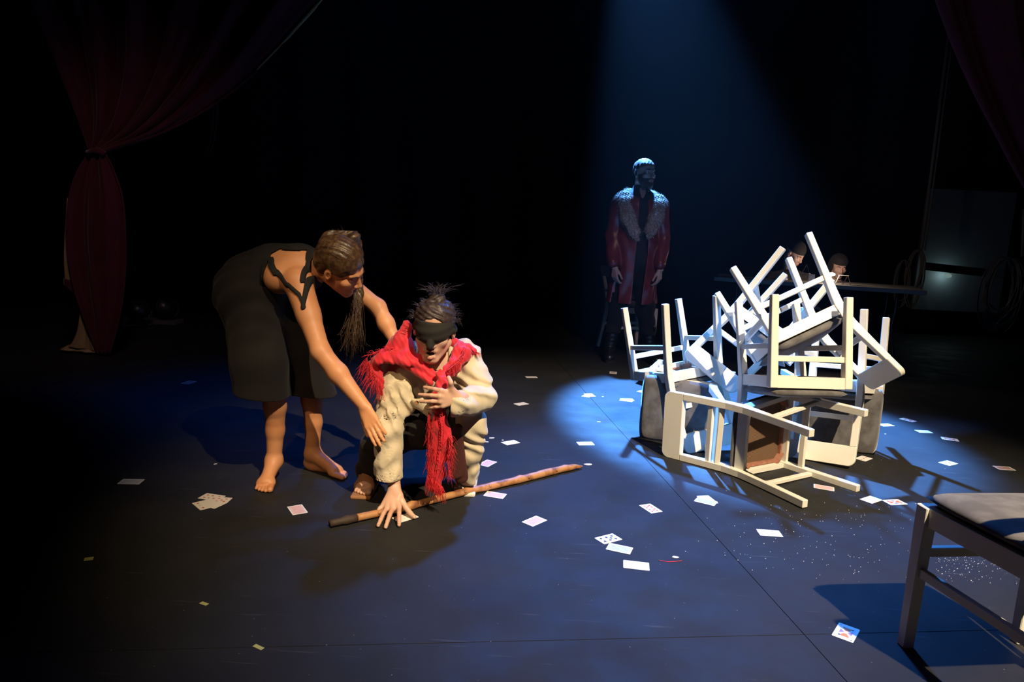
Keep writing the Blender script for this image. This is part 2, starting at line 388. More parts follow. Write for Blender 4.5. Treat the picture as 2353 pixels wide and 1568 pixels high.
# ------------------------------------------------------------------ signed-distance modelling for bodies and cloth
def _n(v): v = np.array(v,float); return v/np.linalg.norm(v)
def cap(a, b, ra, rb=None, n=None, s=1.0):
    "tapered capsule; n, s squash it along direction n"
    a, b = np.array(a,float), np.array(b,float); rb = ra if rb is None else rb
    R = max(ra,rb)*max(1,s); lo, hi = np.minimum(a,b)-R, np.maximum(a,b)+R
    d = b-a; L2 = max(float(d@d),1e-9)
    if n is not None: n = _n(n)
    def fn(X,Y,Z):
        x,y,z = X-a[0],Y-a[1],Z-a[2]
        t = np.clip((x*d[0]+y*d[1]+z*d[2])/L2,0,1)
        x,y,z = x-t*d[0],y-t*d[1],z-t*d[2]
        if n is not None:
            q = (x*n[0]+y*n[1]+z*n[2])*(1/s-1); x,y,z = x+q*n[0],y+q*n[1],z+q*n[2]
            return (np.sqrt(x*x+y*y+z*z)-(ra+(rb-ra)*t))*min(1,(1+s)/2)
        return np.sqrt(x*x+y*y+z*z)-(ra+(rb-ra)*t)
    return lo,hi,fn
def ell(c, r, R=None):
    c, r = np.array(c,float), np.array(r,float); m_ = r.max(); 
    def fn(X,Y,Z):
        x,y,z = X-c[0],Y-c[1],Z-c[2]
        if R is not None: x,y,z = [R[0][k]*x+R[1][k]*y+R[2][k]*z for k in range(3)]
        k0 = np.sqrt((x/r[0])**2+(y/r[1])**2+(z/r[2])**2); k1 = np.sqrt((x/r[0]**2)**2+(y/r[1]**2)**2+(z/r[2]**2)**2)+1e-6
        return k0*(k0-1)/k1
    return c-m_,c+m_,fn
def rbox(c, half, r, R=None):
    c, half = np.array(c,float), np.array(half,float); m_ = np.linalg.norm(half)+r
    def fn(X,Y,Z):
        x,y,z = X-c[0],Y-c[1],Z-c[2]
        if R is not None: x,y,z = [R[0][k]*x+R[1][k]*y+R[2][k]*z for k in range(3)]
        x,y,z = abs(x)-half[0],abs(y)-half[1],abs(z)-half[2]
        return np.sqrt(np.maximum(x,0)**2+np.maximum(y,0)**2+np.maximum(z,0)**2)+np.minimum(np.maximum(x,np.maximum(y,z)),0)-r
    return c-m_,c+m_,fn
def half(p, n):
    p, n = np.array(p,float), _n(n)
    return None,None,(lambda X,Y,Z: (X-p[0])*n[0]+(Y-p[1])*n[1]+(Z-p[2])*n[2])
class Field:
    def __init__(s, lo, hi, h):
        s.h = h; s.lo = np.array(lo,float); s.n = np.ceil((np.array(hi,float)-s.lo)/h).astype(int)+1
        s.ax = [(s.lo[k]+h*np.arange(s.n[k])).astype(np.float32) for k in range(3)]
        s.d = np.full(s.n, .3, np.float32)
    def win(s, lo, hi, pad):
        if lo is None: i0, i1 = np.zeros(3,int), s.n
        else:
            i0 = np.clip(np.floor((lo-pad-s.lo)/s.h).astype(int),0,s.n); i1 = np.clip(np.ceil((hi+pad-s.lo)/s.h).astype(int)+1,0,s.n)
        sl = tuple(slice(a,b) for a,b in zip(i0,i1))
        return sl, s.ax[0][sl[0]][:,None,None], s.ax[1][sl[1]][None,:,None], s.ax[2][sl[2]][None,None,:]
    def add(s, prim, k=.01, pad=.045):
        lo,hi,fn = prim; sl,X,Y,Z = s.win(lo,hi,pad); a = s.d[sl]
        if a.size == 0: return s
        b = fn(X,Y,Z).astype(np.float32)
        if k>0: q = np.clip(.5+.5*(b-a)/k,0,1); s.d[sl] = b*(1-q)+a*q-k*q*(1-q)
        else: s.d[sl] = np.minimum(a,b)
        return s
    def sub(s, prim, k=.006, pad=.03):
        lo,hi,fn = prim; sl,X,Y,Z = s.win(lo,hi,pad); a = s.d[sl]
        if a.size == 0: return s
        b = -fn(X,Y,Z).astype(np.float32)
        q = np.clip(.5-.5*(a-b)/max(k,1e-5)*1.0,0,1); s.d[sl] = a*(1-q)+b*q+k*q*(1-q)
        return s
    def cut(s, prim):
        "keep only what is inside prim"
        X,Y,Z = s.ax[0][:,None,None], s.ax[1][None,:,None], s.ax[2][None,None,:]
        s.d = np.maximum(s.d, np.broadcast_to(prim[2](X,Y,Z),s.d.shape).astype(np.float32)); return s
    def disp(s, f):
        X,Y,Z = s.ax[0][:,None,None], s.ax[1][None,:,None], s.ax[2][None,None,:]
        s.d = s.d + f(X,Y,Z).astype(np.float32); return s
    def like(s):
        o = Field.__new__(Field); o.h,o.lo,o.n,o.ax = s.h,s.lo,s.n,s.ax; o.d = np.full(s.n,.3,np.float32); return o
    def shell_of(s, body, t, prims, k=.0):
        "garment: everything inside body+t that lies in the union of prims"
        s.d[:] = .3
        for p in prims: s.add(p, k, .02)
        s.d = np.maximum(s.d, body.d-t); return s
    def mesh(s, name, m, parent=None, relax=1):
        d = s.d; d = d.copy(); 
        for ax in range(3):
            sl = [slice(None)]*3; sl[ax]=0; d[tuple(sl)] = .1; sl[ax]=-1; d[tuple(sl)] = .1
        I = d<0
        c = I[:-1,:-1,:-1].astype(np.int8)
        for dx,dy,dz in ((1,0,0),(0,1,0),(0,0,1),(1,1,0),(1,0,1),(0,1,1),(1,1,1)):
            c = c + I[dx:d.shape[0]-1+dx, dy:d.shape[1]-1+dy, dz:d.shape[2]-1+dz]
        act = (c>0)&(c<8); idx = np.argwhere(act); N = len(idx)
        vid = np.full(act.shape,-1,np.int32); vid[act] = np.arange(N)
        cs = [(a,b,e) for a in (0,1) for b in (0,1) for e in (0,1)]
        val = {q: d[idx[:,0]+q[0],idx[:,1]+q[1],idx[:,2]+q[2]] for q in cs}
        acc = np.zeros((N,3)); cnt = np.zeros(N)
        for q in cs:
            for k in range(3):
                if q[k]==0:
                    p = list(q); p[k]=1; p=tuple(p); va,vb = val[q],val[p]; cr = (va<0)!=(vb<0)
                    t = np.where(cr, va/np.where(cr,va-vb,1), 0)
                    pos = np.array(q,float)[None,:].repeat(N,0); pos[:,k] = t
                    acc += pos*cr[:,None]; cnt += cr
        V = (idx+acc/cnt[:,None])*s.h+s.lo
        Q = []
        for k in range(3):
            a,b = [(1,2),(2,0),(0,1)][k]
            s0=[slice(1,-1)]*3; s1=[slice(1,-1)]*3; s0[k]=slice(0,-1); s1[k]=slice(1,None)
            A,B = I[tuple(s0)], I[tuple(s1)]; e = np.argwhere(A!=B)
            if len(e)==0: continue
            flip = A[tuple(e.T)]
            base = e.copy(); base[:,a]+=1; base[:,b]+=1
            def g(da,db):
                z = base.copy(); z[:,a]+=da; z[:,b]+=db; return vid[tuple(z.T)]
            q = np.stack([g(-1,-1),g(0,-1),g(0,0),g(-1,0)],1)
            q[~flip] = q[~flip][:,::-1]; Q.append(q)
        Q = np.concatenate(Q); Q = Q[(Q>=0).all(1)]
        for _ in range(relax):
            S = np.zeros_like(V); n_ = np.zeros(N)
            for i in range(4):
                j = (i+1)%4
                for u,v in ((Q[:,i],Q[:,j]),(Q[:,j],Q[:,i])):
                    n_ += np.bincount(u,minlength=N)
                    for ax in range(3): S[:,ax] += np.bincount(u,weights=V[v,ax],minlength=N)
            V = .45*V+.55*S/np.maximum(n_,1)[:,None]
        me = bpy.data.meshes.new(name); me.vertices.add(N); me.vertices.foreach_set('co', V.astype(np.float32).ravel())
        me.loops.add(4*len(Q)); me.loops.foreach_set('vertex_index', Q.astype(np.int32).ravel())
        me.polygons.add(len(Q)); me.polygons.foreach_set('loop_start', np.arange(0,4*len(Q),4,dtype=np.int32))
        me.polygons.foreach_set('use_smooth', np.ones(len(Q),bool)); me.update(calc_edges=True)
        return link(name, me, m, parent)

def frame(f, u):
    "rows: right, forward, up as columns of a 3x3 list (world <- head)"
    f = _n(f); u = np.array(u,float); u = _n(u-f*(u@f)); r = np.cross(f,u)
    return r, f, u
class Head:
    "human head, c = centre between the ears, S = scale"
    def __init__(s, c, f, u, S=1.0):
        s.c = np.array(c,float); s.r, s.f, s.u = frame(f,u); s.S = S; s.R = np.stack([s.r,s.f,s.u])
    def p(s, x, y, z): return s.c+s.S*(x*s.r+y*s.f+z*s.u)
    def e(s, x, y, z, rx, ry, rz): return ell(s.p(x,y,z),(rx*s.S,ry*s.S,rz*s.S), np.array([s.r,s.f,s.u]).T.tolist())
    def k(s, a, b, ra, rb=None, **kw): return cap(s.p(*a),s.p(*b),ra*s.S,(ra if rb is None else rb)*s.S,**kw)
    def build(s, F, open_mouth=False, k=.014):
        F.add(s.e(0,-.012,.036,.074,.094,.084),.01); F.add(s.e(0,.028,-.03,.058,.066,.080),k)
        for q in (-1,1):
            F.add(s.k((q*.052,.0,-.05),(q*.014,.066,-.098),.021,.018),k); F.add(s.e(q*.040,.060,-.022,.022,.022,.022),k)
            F.add(s.k((q*.012,.086,.022),(q*.040,.072,.022),.0095,.007),.012)
        F.add(s.e(0,.068,-.098,.024,.021,.019),k)
        F.add(s.k((0,.083,.014),(0,.106,-.026),.0075,.0095),.010); F.add(s.e(0,.106,-.031,.0125,.012,.010),.006)
        for q in (-1,1): F.add(s.e(q*.012,.097,-.035,.0085,.010,.0075),.005)
        F.add(s.e(0,.076,-.062,.027,.018,.020),.012)
        if open_mouth:
            F.add(s.k((-.019,.086,-.056),(.019,.086,-.056),.0065),.006); F.add(s.k((-.015,.084,-.083),(.015,.084,-.083),.0075),.007)
            F.sub(s.e(0,.092,-.069,.017,.020,.0085),.004)
        else:
            F.add(s.k((-.018,.089,-.060),(.018,.089,-.060),.0055),.006); F.add(s.k((-.015,.088,-.071),(.015,.088,-.071),.0065),.006)
            F.sub(s.k((-.021,.096,-.0655),(.021,.096,-.0655),.0028),.003)
        for q in (-1,1):
            F.sub(s.e(q*.031,.094,.003,.017,.014,.010),.012)
            F.add(s.e(q*.0765,-.008,-.008,.009,.017,.030),.006); F.sub(s.e(q*.084,-.002,-.006,.006,.009,.016),.004)
    def eyes(s, parent, closed=False):
        for q in (-1,1):
            bm = bmesh.new(); bmesh.ops.create_uvsphere(bm, u_segments=16, v_segments=12, radius=.0118*s.S, matrix=Matrix.Translation(s.p(q*.031,.0735,.002)))
            e = obj('eyeball', bm, MSK2 if closed else MEYE, parent, True)
            if not closed:
                bm = bmesh.new(); bmesh.ops.create_uvsphere(bm, u_segments=12, v_segments=8, radius=.0058*s.S, matrix=Matrix.Translation(s.p(q*.0312,.0805,.002)))
                obj('iris', bm, MIRIS, e, True)
    def brows(s, parent, m):
        for q in (-1,1):
            bm = bmesh.new(); tube(bm, [s.p(q*.014,.0935,.020),s.p(q*.028,.089,.026),s.p(q*.045,.075,.021)],[.0035*s.S,.0035*s.S,.002*s.S],6)
            obj('eyebrow', bm, m, parent, True)
    def lips(s, parent, open_mouth=False):
        if open_mouth: sets = (((-.021,.086,-.060),(-.009,.0955,-.0545),(0,.0965,-.0565),(.009,.0955,-.0545),(.021,.086,-.060),.0042),((-.019,.083,-.080),(-.008,.0925,-.0855),(0,.0935,-.0865),(.008,.0925,-.0855),(.019,.083,-.080),.0050))
        else: sets = (((-.021,.086,-.065),(-.009,.0955,-.0605),(0,.0965,-.062),(.009,.0955,-.0605),(.021,.086,-.065),.0036),((-.018,.086,-.0675),(-.008,.0945,-.0715),(0,.0955,-.0725),(.008,.0945,-.0715),(.018,.086,-.0675),.0046))
        bm = bmesh.new()
        for q in sets: tube(bm, catmull([s.p(*p) for p in q[:5]],3), [q[5]*s.S*(.35+.65*math.sin(math.pi*i/12)) for i in range(13)], 8)
        obj('lips', bm, MLIP, parent, True)

def finger(F, pts, r0, r1, k=.0035):
    n = len(pts)-1
    for i in range(n): F.add(cap(pts[i],pts[i+1],r0+(r1-r0)*i/n,r0+(r1-r0)*(i+1)/n),k if i==0 else .003,.03)
def hand(F, w, d, n, side, S=1.0, curl=.35, spread=.12, thumb=(.6,.5), curls=None):
    "w wrist, d direction of the fingers, n out of the back of the hand, side=+1 thumb lies towards cross(d,n)"
    w = np.array(w,float); d = _n(d); n = _n(np.array(n,float)-d*(np.dot(n,d))); s_ = np.cross(d,n)*side
    for i,(o,L) in enumerate(((.026,.082),(.009,.085),(-.009,.080),(-.025,.072))):
        kn = w+S*(d*L+s_*o); F.add(cap(w+S*(s_*o*.55+d*.01),kn,.0135*S,.0115*S,n,.85),.010)
        c = (curls[i] if curls else curl); a = 0; p = kn; q = _n(d+s_*spread*(1.5-i)/1.5*.5); pts = [p]
        for L2 in [x*S*(.95,1.05,1.0,.82)[i] for x in (.041,.026,.020)]:
            a += c; dd = q*math.cos(a)-n*math.sin(a); p = p+dd*L2; pts.append(p)
        finger(F, pts, .0092*S, .0070*S)
    b = w+S*(s_*.024+d*.024-n*.004); dd = _n(d*thumb[0]+s_*thumb[1]-n*.35)
    p1 = b+dd*.036*S; d2 = _n(dd+d*.35); p2 = p1+d2*.030*S; p3 = p2+_n(d2+d*.3-n*.1)*.024*S
    F.add(cap(w+S*s_*.012,p1,.015*S,.0115*S),.010); finger(F,[p1,p2,p3],.0108*S,.0085*S)
def foot(F, ank, heel, toe, S=1.0, toes=True, up=(0,0,1), big=1):
    ank, heel, toe = [np.array(q,float) for q in (ank,heel,toe)]; d = toe-heel; L = np.linalg.norm(d); d = d/L; u = np.array(up,float); l = np.cross(d,u)*big
    F.add(cap(ank,heel+u*.030*S+d*.022,.034*S,.028*S),.02); F.add(cap(heel+u*.027*S+d*.02,heel+u*.024*S+d*.05,.026*S,.026*S),.015)
    F.add(cap(ank-u*.005+d*.01,heel+d*L*.68+u*.026*S,.034*S,.026*S,u,.95),.022)
    F.add(cap(heel+d*L*.70+u*.020*S+l*.018*S,heel+d*L*.70+u*.016*S-l*.022*S,.022*S,.017*S,u,.9),.018)
    F.add(cap(heel+d*.04+u*.018,heel+d*L*.66+u*.017-l*.012,.024*S,.022*S),.02)
    for i in range(5):
        o = (.024,.008,-.006,-.019,-.031)[i]*S; ln = (1.0,.985,.95,.905,.85)[i]; r = (.0125,.0085,.008,.0078,.0075)[i]*S
        F.add(cap(heel+d*L*.74+l*o+u*.014*S,heel+d*(L*ln-r)+l*o*1.08+u*r*1.02,r*1.05,r),.003 if toes else .012,.03)
def limb(F, J, R, k=.018, **kw):
    for i in range(len(J)-1): F.add(cap(J[i],J[i+1],R[i],R[i+1],**kw),k)
def strands(name, roots, m, parent, r=.0012, n=3, kind='stuff'):
    bm = bmesh.new()
    for pts in roots: tube(bm, pts, [r*(1-.7*i/(len(pts)-1)) for i in range(len(pts))], n, caps=False)
    o = obj(name, bm, m, parent, True)
    if kind: o['kind'] = kind
    return o

# ------------------------------------------------------------------ person bending down, barefoot, in black
def bent_person():
    h = .0036
    F = Field((-1.36,2.50,-.004),(-.40,3.30,1.10),h)
    t = thing('person','barefoot person in a black jumpsuit with a brown ponytail, bending down over the kneeling person','person',(-.95,2.9,0))
    nA,fA = (-.998,2.865,.085),(-.872,3.0,.078)
    nK,fK = (-.985,2.80,.47),(-.875,2.97,.485); nH,fH = (-1.11,2.88,.80),(-1.12,3.09,.80)
    limb(F,[nA,(-.99,2.86,.22),(-.985,2.845,.33),nK,nH],[.030,.037,.045,.050,.085]); limb(F,[fA,(-.868,3.0,.22),(-.872,2.99,.33),fK,fH],[.030,.037,.045,.050,.085])
    foot(F,nA,(-1.030,2.935,.0),(-.985,2.695,.0),.98,big=-1); foot(F,fA,(-.905,3.025,.0),(-.685,2.905,.0),.98,big=1)
    ax = _n((.35,-.75,.1))
    F.add(cap((-1.12,2.90,.80),(-1.12,3.07,.80),.105),.03)
    F.add(cap((-1.13,2.985,.82),(-1.03,2.97,.885),.112,.098,(0,1,0),1.05),.04)
    F.add(cap((-1.03,2.97,.895),(-.905,2.92,.912),.100,.095,(0,1,0),1.22),.04)
    nS,fS = (-.868,2.785,.862),(-.835,3.055,.915)
    F.add(cap(nS,fS,.052,.050),.035); F.add(cap((-.95,2.82,.875),(-.93,3.03,.915),.066,.062),.035)
    F.add(cap((-.87,2.90,.925),(-.775,2.86,.945),.054,.047),.03)
    nE, nW = at(737,808,2.66), at(838,935,2.600)
    limb(F,[nS,(nS+nE)/2 if isinstance(nS,np.ndarray) else (np.array(nS)+nE)/2,nE,nE*.6+nW*.4,nW],[.052,.044,.036,.037,.0235],.02)
    F.add(cap(np.array(nS)+(.0,-.005,.005),np.array(nS)*.6+nE*.4,.050,.044),.02)
    fE, fW = at(868,706,2.99), at(912,792,2.93)
    limb(F,[fS,(np.array(fS)+fE)/2,fE,fE*.55+fW*.45,fW],[.046,.040,.034,.034,.024],.02)
    hand(F,fW,at(945,835,2.86)-fW,(.2,-.3,.9),-1,.95,.25)
    # near hand, laid on the sleeve
    hd = at(868,1005,2.540)-nW
    hand(F,nW,hd,(-.25,-.9,.25),1,.93,curl=.10,spread=.10,thumb=(.95,.40),curls=(.12,.10,.12,.16))
    H = Head(at(783,612,2.80),(.84,-.12,-.53),(.35,-.52,.72),.97)
    H.build(F); F.add(cap((-.82,2.885,.935),H.p(0,-.03,-.06),.046,.050),.02)
    body = F; B = F.mesh('body', MSK1, t)
    H.eyes(t,True); H.brows(t,MHD); H.lips(t)
    # hair: a smooth cap swept back, and a long loose ponytail falling on the far side
    G = F.like()
    G.add(H.e(0,-.016,.043,.082,.101,.088),.0); G.add(H.e(0,-.070,.005,.066,.052,.068),.02); G.add(H.e(0,-.055,-.03,.058,.045,.040),.02)
    G.sub(H.e(0,.098,-.035,.072,.082,.090),.012)
    for q in (-1,1): G.sub(H.e(q*.078,.012,-.035,.020,.034,.040),.01)
    c0 = H.p(0,0,.03)
    G.disp(lambda X,Y,Z: .0014*np.sin(230*((X-c0[0])*H.r[0]+(Y-c0[1])*H.r[1]+(Z-c0[2])*H.r[2])+6*np.sin(28*Z)))
    G.add(H.e(0,-.098,.062,.026,.026,.026),.01)
    G.mesh('hair', MHB, t)
    T0 = H.p(-.03,-.105,.06); T1 = at(812,640,2.99); T2 = at(818,705,2.95); T3 = at(812,765,2.92)
    G2 = Field((-.80,2.72,.52),(-.52,3.12,1.08),.0032)
    P_ = catmull([T0,H.p(-.10,-.04,.07),T1,T2,T3],5)
    for i in range(len(P_)-1):
        r = (.030,.036,.040,.034,.018,.010)[min(5,i*6//len(P_))]
        G2.add(cap(P_[i],P_[i+1],r,r,(.2,1,0),.6),.012)
    G2.disp(lambda X,Y,Z: .0035*np.sin(150*X+20*np.sin(14*Z))*np.cos(40*Y+9*Z))
    G2.mesh('ponytail', MHB, t)
    L = []
    rr = random.Random(3)
    for i in range(150):
        a = np.array([rr.gauss(0,.013),rr.gauss(0,.02),0]); b = np.array([rr.gauss(0,.022),rr.gauss(0,.02),rr.uniform(-.045,.01)])
        L.append(catmull([T1+a*.8,T2+a,T3+b*.8+a,T3+b*1.3+(.0,0,-.035+rr.gauss(0,.02))],3))
    for i in range(60):
        q = rr.uniform(-1,1); a = H.p(q*.07,-.03+rr.uniform(-.03,.05),.118+rr.uniform(-.004,.004)-.03*abs(q)); b = a+H.u*rr.uniform(.004,.012)-H.f*.03+H.r*rr.gauss(0,.01); L.append([a,(a+b)/2+H.u*.004,b-H.f*.01])
    strands('loose_hair', L, MHB, t, .0010)
    # jumpsuit: wide cropped legs, bodice with racer back straps
    J = Field((-1.42,2.60,.20),(-.70,3.34,1.06),.0042)
    def leg(K, Hh, hem, ra, rb, rc):
        J.add(cap(Hh,K,ra,rb,(0,1,0),1.05),.03); J.add(cap(K,hem,rb,rc,(0,1,0),1.1),.03)
    leg((-1.035,2.82,.52),(-1.11,2.91,.80),(-1.022,2.815,.215),.128,.110,.098)
    leg((-.93,2.98,.53),(-1.08,3.06,.79),(-.835,2.985,.215),.120,.108,.112)
    J.add(cap((-1.12,2.90,.80),(-1.12,3.08,.80),.128,.122),.04)
    J.add(cap((-1.12,2.985,.84),(-1.05,2.975,.885),.125,.112,(0,1,0),1.08),.05)
    J.disp(lambda X,Y,Z: .0050*np.sin(34*X+11*Y+13*np.sin(3.2*Z))*np.clip((.86-Z)*4,0,1)+.0035*np.sin(52*Z-30*X+8*np.sin(9*Y))*np.clip((Z-.55)*5,0,1))
    J.cut(half((0,0,.262),(-.12,0,-1)))
    I2 = J.like(); I2.d = J.d.copy()
    J.sub((None,None,lambda X,Y,Z: np.maximum(I2.d+.009, Z-.42)),.004)
    Jm = J.mesh('trousers', MBK, t)
    # bodice follows the body; openings at the arms and between the straps
    S = body.like()
    ey = dict(n=(0,1,0), s=16)
    def pc(u0,v0,u1,v1,y,r): return cap(at(u0,v0,y),at(u1,v1,y),r,r,**ey)
    S.shell_of(body,.008,[half(at(613,600,2.82),(1,0,-.12)), pc(600,575,650,545,2.85,.030), pc(650,560,715,560,2.85,.026), pc(712,548,714,590,2.85,.016), pc(714,590,715,640,2.85,.011),
        pc(715,640,712,700,2.78,.010), pc(616,598,640,624,2.80,.012), pc(640,624,668,652,2.78,.009), pc(668,652,697,674,2.76,.008), pc(697,674,713,702,2.76,.007)])
    S.mesh('bodice', MBK2, t)
    keep(t); return t
bent_person()

# ------------------------------------------------------------------ blindfolded person on one hand
def kneeling_person():
    h = .0036
    F = Field((-.72,2.32,-.004),(-.02,3.20,.86),h)
    t = thing('person','blindfolded person crouching in a cream jacket and red fringed shawl, palm on floor','person',(-.33,2.85,0))
    rA,lA = (-.585,2.845,.075),(-.165,2.935,.075)
    rK,lK = at(962,985,2.76),(-.215,2.86,.335); rH,lH = (-.40,3.0,.29),(-.24,3.03,.30)
    limb(F,[rA,(-.53,2.78,.20),rK,rH],[.033,.046,.052,.075]); limb(F,[lA,(-.165,2.86,.20),lK,lH],[.033,.046,.052,.075])
    foot(F,rA,(-.592,2.905,.012),(-.580,2.690,.012),.95,big=-1); foot(F,lA,(-.150,3.0,.012),(-.175,2.78,.012),.95)
    F.add(cap(rH,lH,.09),.03); F.add(cap((-.32,3.0,.32),(-.32,2.86,.45),.115,.11,(0,1,0),.9),.04); F.add(cap((-.32,2.86,.45),(-.315,2.79,.54),.11,.10,(0,1,0),.85),.04)
    rS,lS = np.array((-.445,2.755,.575)), np.array((-.185,2.79,.590)); F.add(cap(rS,lS,.055),.04)
    # planted arm
    rE = at(894,985,2.64); rW = at(906,1118,2.605)
    limb(F,[rS,(rS+rE)/2,rE,rW],[.050,.043,.036,.0245],.02)
    K = [at(u,v,y) for u,v,y in ((880,1163,2.545),(889,1168,2.530),(902,1170,2.522),(917,1167,2.525))]
    T_ = [fl(862,1185,.011),fl(869,1208,.010),fl(886,1212,.010),fl(917,1207,.010)]
    for i,(a,b) in enumerate(zip(K,T_)):
        F.add(cap(rW+(a-rW)*.15,a,.0145,.0115),.012); m1 = a*.6+b*.4+np.array((0,0,.006)); m2 = a*.27+b*.73+np.array((0,0,.003))
        finger(F,[a,m1,m2,b],(.0088,.0094,.0096,.0094)[i],(.0068,.0074,.0076,.0074)[i])
    th = fl(952,1189,.011); b0 = at(918,1140,2.565)
    F.add(cap(rW,b0,.018,.016),.012); finger(F,[b0,at(932,1166,2.545),at(943,1180,2.53),th],.0125,.0085)
    nails = [(T_[i],(K[i]-T_[i])) for i in range(4)]+[(th,b0-th)]
    # other arm folded, hand spread on the chest
    lE = at(1103,912,2.70); lW = at(1058,918,2.545)
    limb(F,[lS,(lS+lE)/2,lE,lW],[.050,.042,.036,.025],.02)
    yk = 2.50
    K2 = [at(1014,898,yk),at(1010,911,yk-.005),at(1011,923,yk-.002),at(1017,933,yk+.005)]
    T2 = [at(975,890,2.525),at(963,907,2.52),at(966,923,2.52),at(982,938,2.525)]
    for i,(a,b) in enumerate(zip(K2,T2)):
        F.add(cap(lW+(a-lW)*.1,a,.0145,.0105),.011); m1 = a*.6+b*.4+np.array((0,-.006,.002)); m2 = a*.28+b*.72+np.array((0,-.004,.001))
        finger(F,[a,m1,m2,b],.0088,.0066)
    b1 = at(1036,893,2.515); t1 = at(1031,868,2.515)
    F.add(cap(lW,b1,.017,.0135),.011); finger(F,[b1,at(1036,880,2.50),t1],.0112,.0082)
    H = Head(at(998,757,2.665),(-.02,-.975,-.20),(.045,-.20,.975),.98)
    H.build(F,True); F.add(cap((-.315,2.80,.58),H.p(0,-.03,-.06),.052,.050),.02)
    body = F; F.mesh('body', MSK2, t)
    H.lips(t,True)
    bm = bmesh.new(); bmesh.ops.create_uvsphere(bm,u_segments=12,v_segments=8,radius=.016,matrix=Matrix.Translation(H.p(0,.072,-.069))); obj('mouth',bm,MMOUTH,t,True)
    for p,d in nails:
        d = _n(d); q = p+d*.004+np.array((0,-.002,.0062)); bm = bmesh.new(); box(bm,q,(.0042,.0055,.0009),Matrix.Rotation(math.atan2(-d[0],d[1]),3,'Z')); bevel(bm,.001,2); obj('fingernail',bm,MNAIL,t,True)
    # blindfold hugging the head
    B = body.like(); c = H.p(0,0,.012)
    B.add(H.e(0,-.008,.020,.0805,.103,.095),0); B.add(H.e(0,.062,.005,.050,.042,.045),.03)
    B.d = np.minimum(B.d, body.d-.0045)
    X,Y,Z = B.ax[0][:,None,None],B.ax[1][None,:,None],B.ax[2][None,None,:]
    hz_ = (X-H.c[0])*H.u[0]+(Y-H.c[1])*H.u[1]+(Z-H.c[2])*H.u[2]; hy = (X-H.c[0])*H.f[0]+(Y-H.c[1])*H.f[1]+(Z-H.c[2])*H.f[2]; hx = (X-H.c[0])*H.r[0]+(Y-H.c[1])*H.r[1]+(Z-H.c[2])*H.r[2]
    lowr = -.0265-.012*np.exp(-(hx/.022)**2)+.02*abs(hx)/.08
    B.d = np.maximum(B.d, np.maximum(hz_-.054, lowr-hz_)).astype(np.float32)
    B.d = (B.d+.0012*np.sin(190*hz_+30*hx)).astype(np.float32)
    B.mesh('blindfold', MBLI, t)
    # hair gathered in a small untidy knot
    G = body.like(); G.add(H.e(0,-.016,.045,.081,.098,.083),0); G.add(H.e(0,-.02,.135,.030,.028,.026),.02)
    G.sub(H.e(0,.105,-.015,.064,.060,.095),.012)
    G.disp(lambda X,Y,Z: .0022*np.sin(170*X+9*np.sin(40*Z))+.0015*np.sin(210*Z+90*Y))
    G.d = np.maximum(G.d, -.02-hz_).astype(np.float32)
    G.mesh('hair', MHD, t)
    L = []; rr = random.Random(5)
    for i in range(130):
        a = H.p(rr.gauss(0,.014),-.02+rr.gauss(0,.012),.145); d = H.r*rr.gauss(0,.030)+H.u*rr.uniform(.004,.038)+H.f*rr.gauss(0,.018)
        L.append([a,a+d*.6+H.u*.006,a+d+H.r*rr.gauss(0,.008)])
    for i in range(120):
        q = rr.uniform(-1,1); a = H.p(q*.078,rr.uniform(-.04,.05),.045+.075*math.sqrt(max(0,1-q*q*.9))); d = H.r*(q*.02+rr.gauss(0,.01))+H.u*rr.uniform(.0,.014)
        L.append([a,a+d*.5+H.u*.003,a+d])
    for q in (-1,1):
        for i in range(22): a = H.p(q*.080,.01+rr.gauss(0,.012),.05); L.append([a,a+H.r*q*rr.uniform(.004,.02)+H.u*rr.uniform(-.01,.02),a+H.r*q*rr.uniform(.01,.034)+H.u*rr.gauss(0,.018)])
    strands('loose_hair', L, MHD, t, .0008)
    # dark trousers and jersey
    P_ = body.like()
    limb(P_,[(-.585,2.85,.055),(-.53,2.78,.20),rK,rH],[.060,.070,.078,.105],.03); limb(P_,[(-.165,2.93,.10),(-.165,2.86,.20),lK,lH],[.055,.062,.072,.105],.03)
    P_.add(cap(rH,lH,.115),.03)
    P_.disp(lambda X,Y,Z: .004*np.sin(60*Z+25*X)*np.cos(30*Y)+.003*np.sin(45*X-30*Z))
    P_.cut(half((0,0,.012),(0,0,-1))); P_.mesh('trousers', MBK, t)
    U = body.like(); U.shell_of(body,.006,[cap((-.32,3.0,.32),(-.32,2.80,.50),.16,.11)]); U.mesh('jersey', MBK2, t)
    # shoes: one brown open-toed sandal, one off-white shoe
    S = body.like()
    S.shell_of(body,.005,[cap((-.592,2.90,.03),(-.586,2.83,.05),.05),cap((-.64,2.765,.035),(-.53,2.765,.035),.022,.022,(0,0,1),3)])
    S.add(rbox((-.586,2.795,.005),(.036,.105,.003),.006),.004); S.mesh('sandal', MSAND, t)
    S = body.like(); S.shell_of(body,.006,[cap((-.150,3.0,.03),(-.18,2.77,.03),.062)]); S.add(rbox((-.163,2.885,.006),(.034,.110,.004),.006),.006); S.mesh('shoe', MSHOE, t)
    # jacket
    J = Field((-.66,2.40,.02),(-.01,3.22,.72),.0038)
    cR = at(893,1092,2.615)
    limb(J,[rS+np.array((0,.0,.0)),(rS+rE)/2+np.array((-.004,0,0)),rE,cR],[.066,.062,.055,.055],.02)
    cL = at(1050,930,2.548)
    limb(J,[lS,(lS+lE)/2+np.array((.006,0,-.004)),lE+np.array((.004,0,-.004)),cL],[.066,.062,.058,.050],.02)
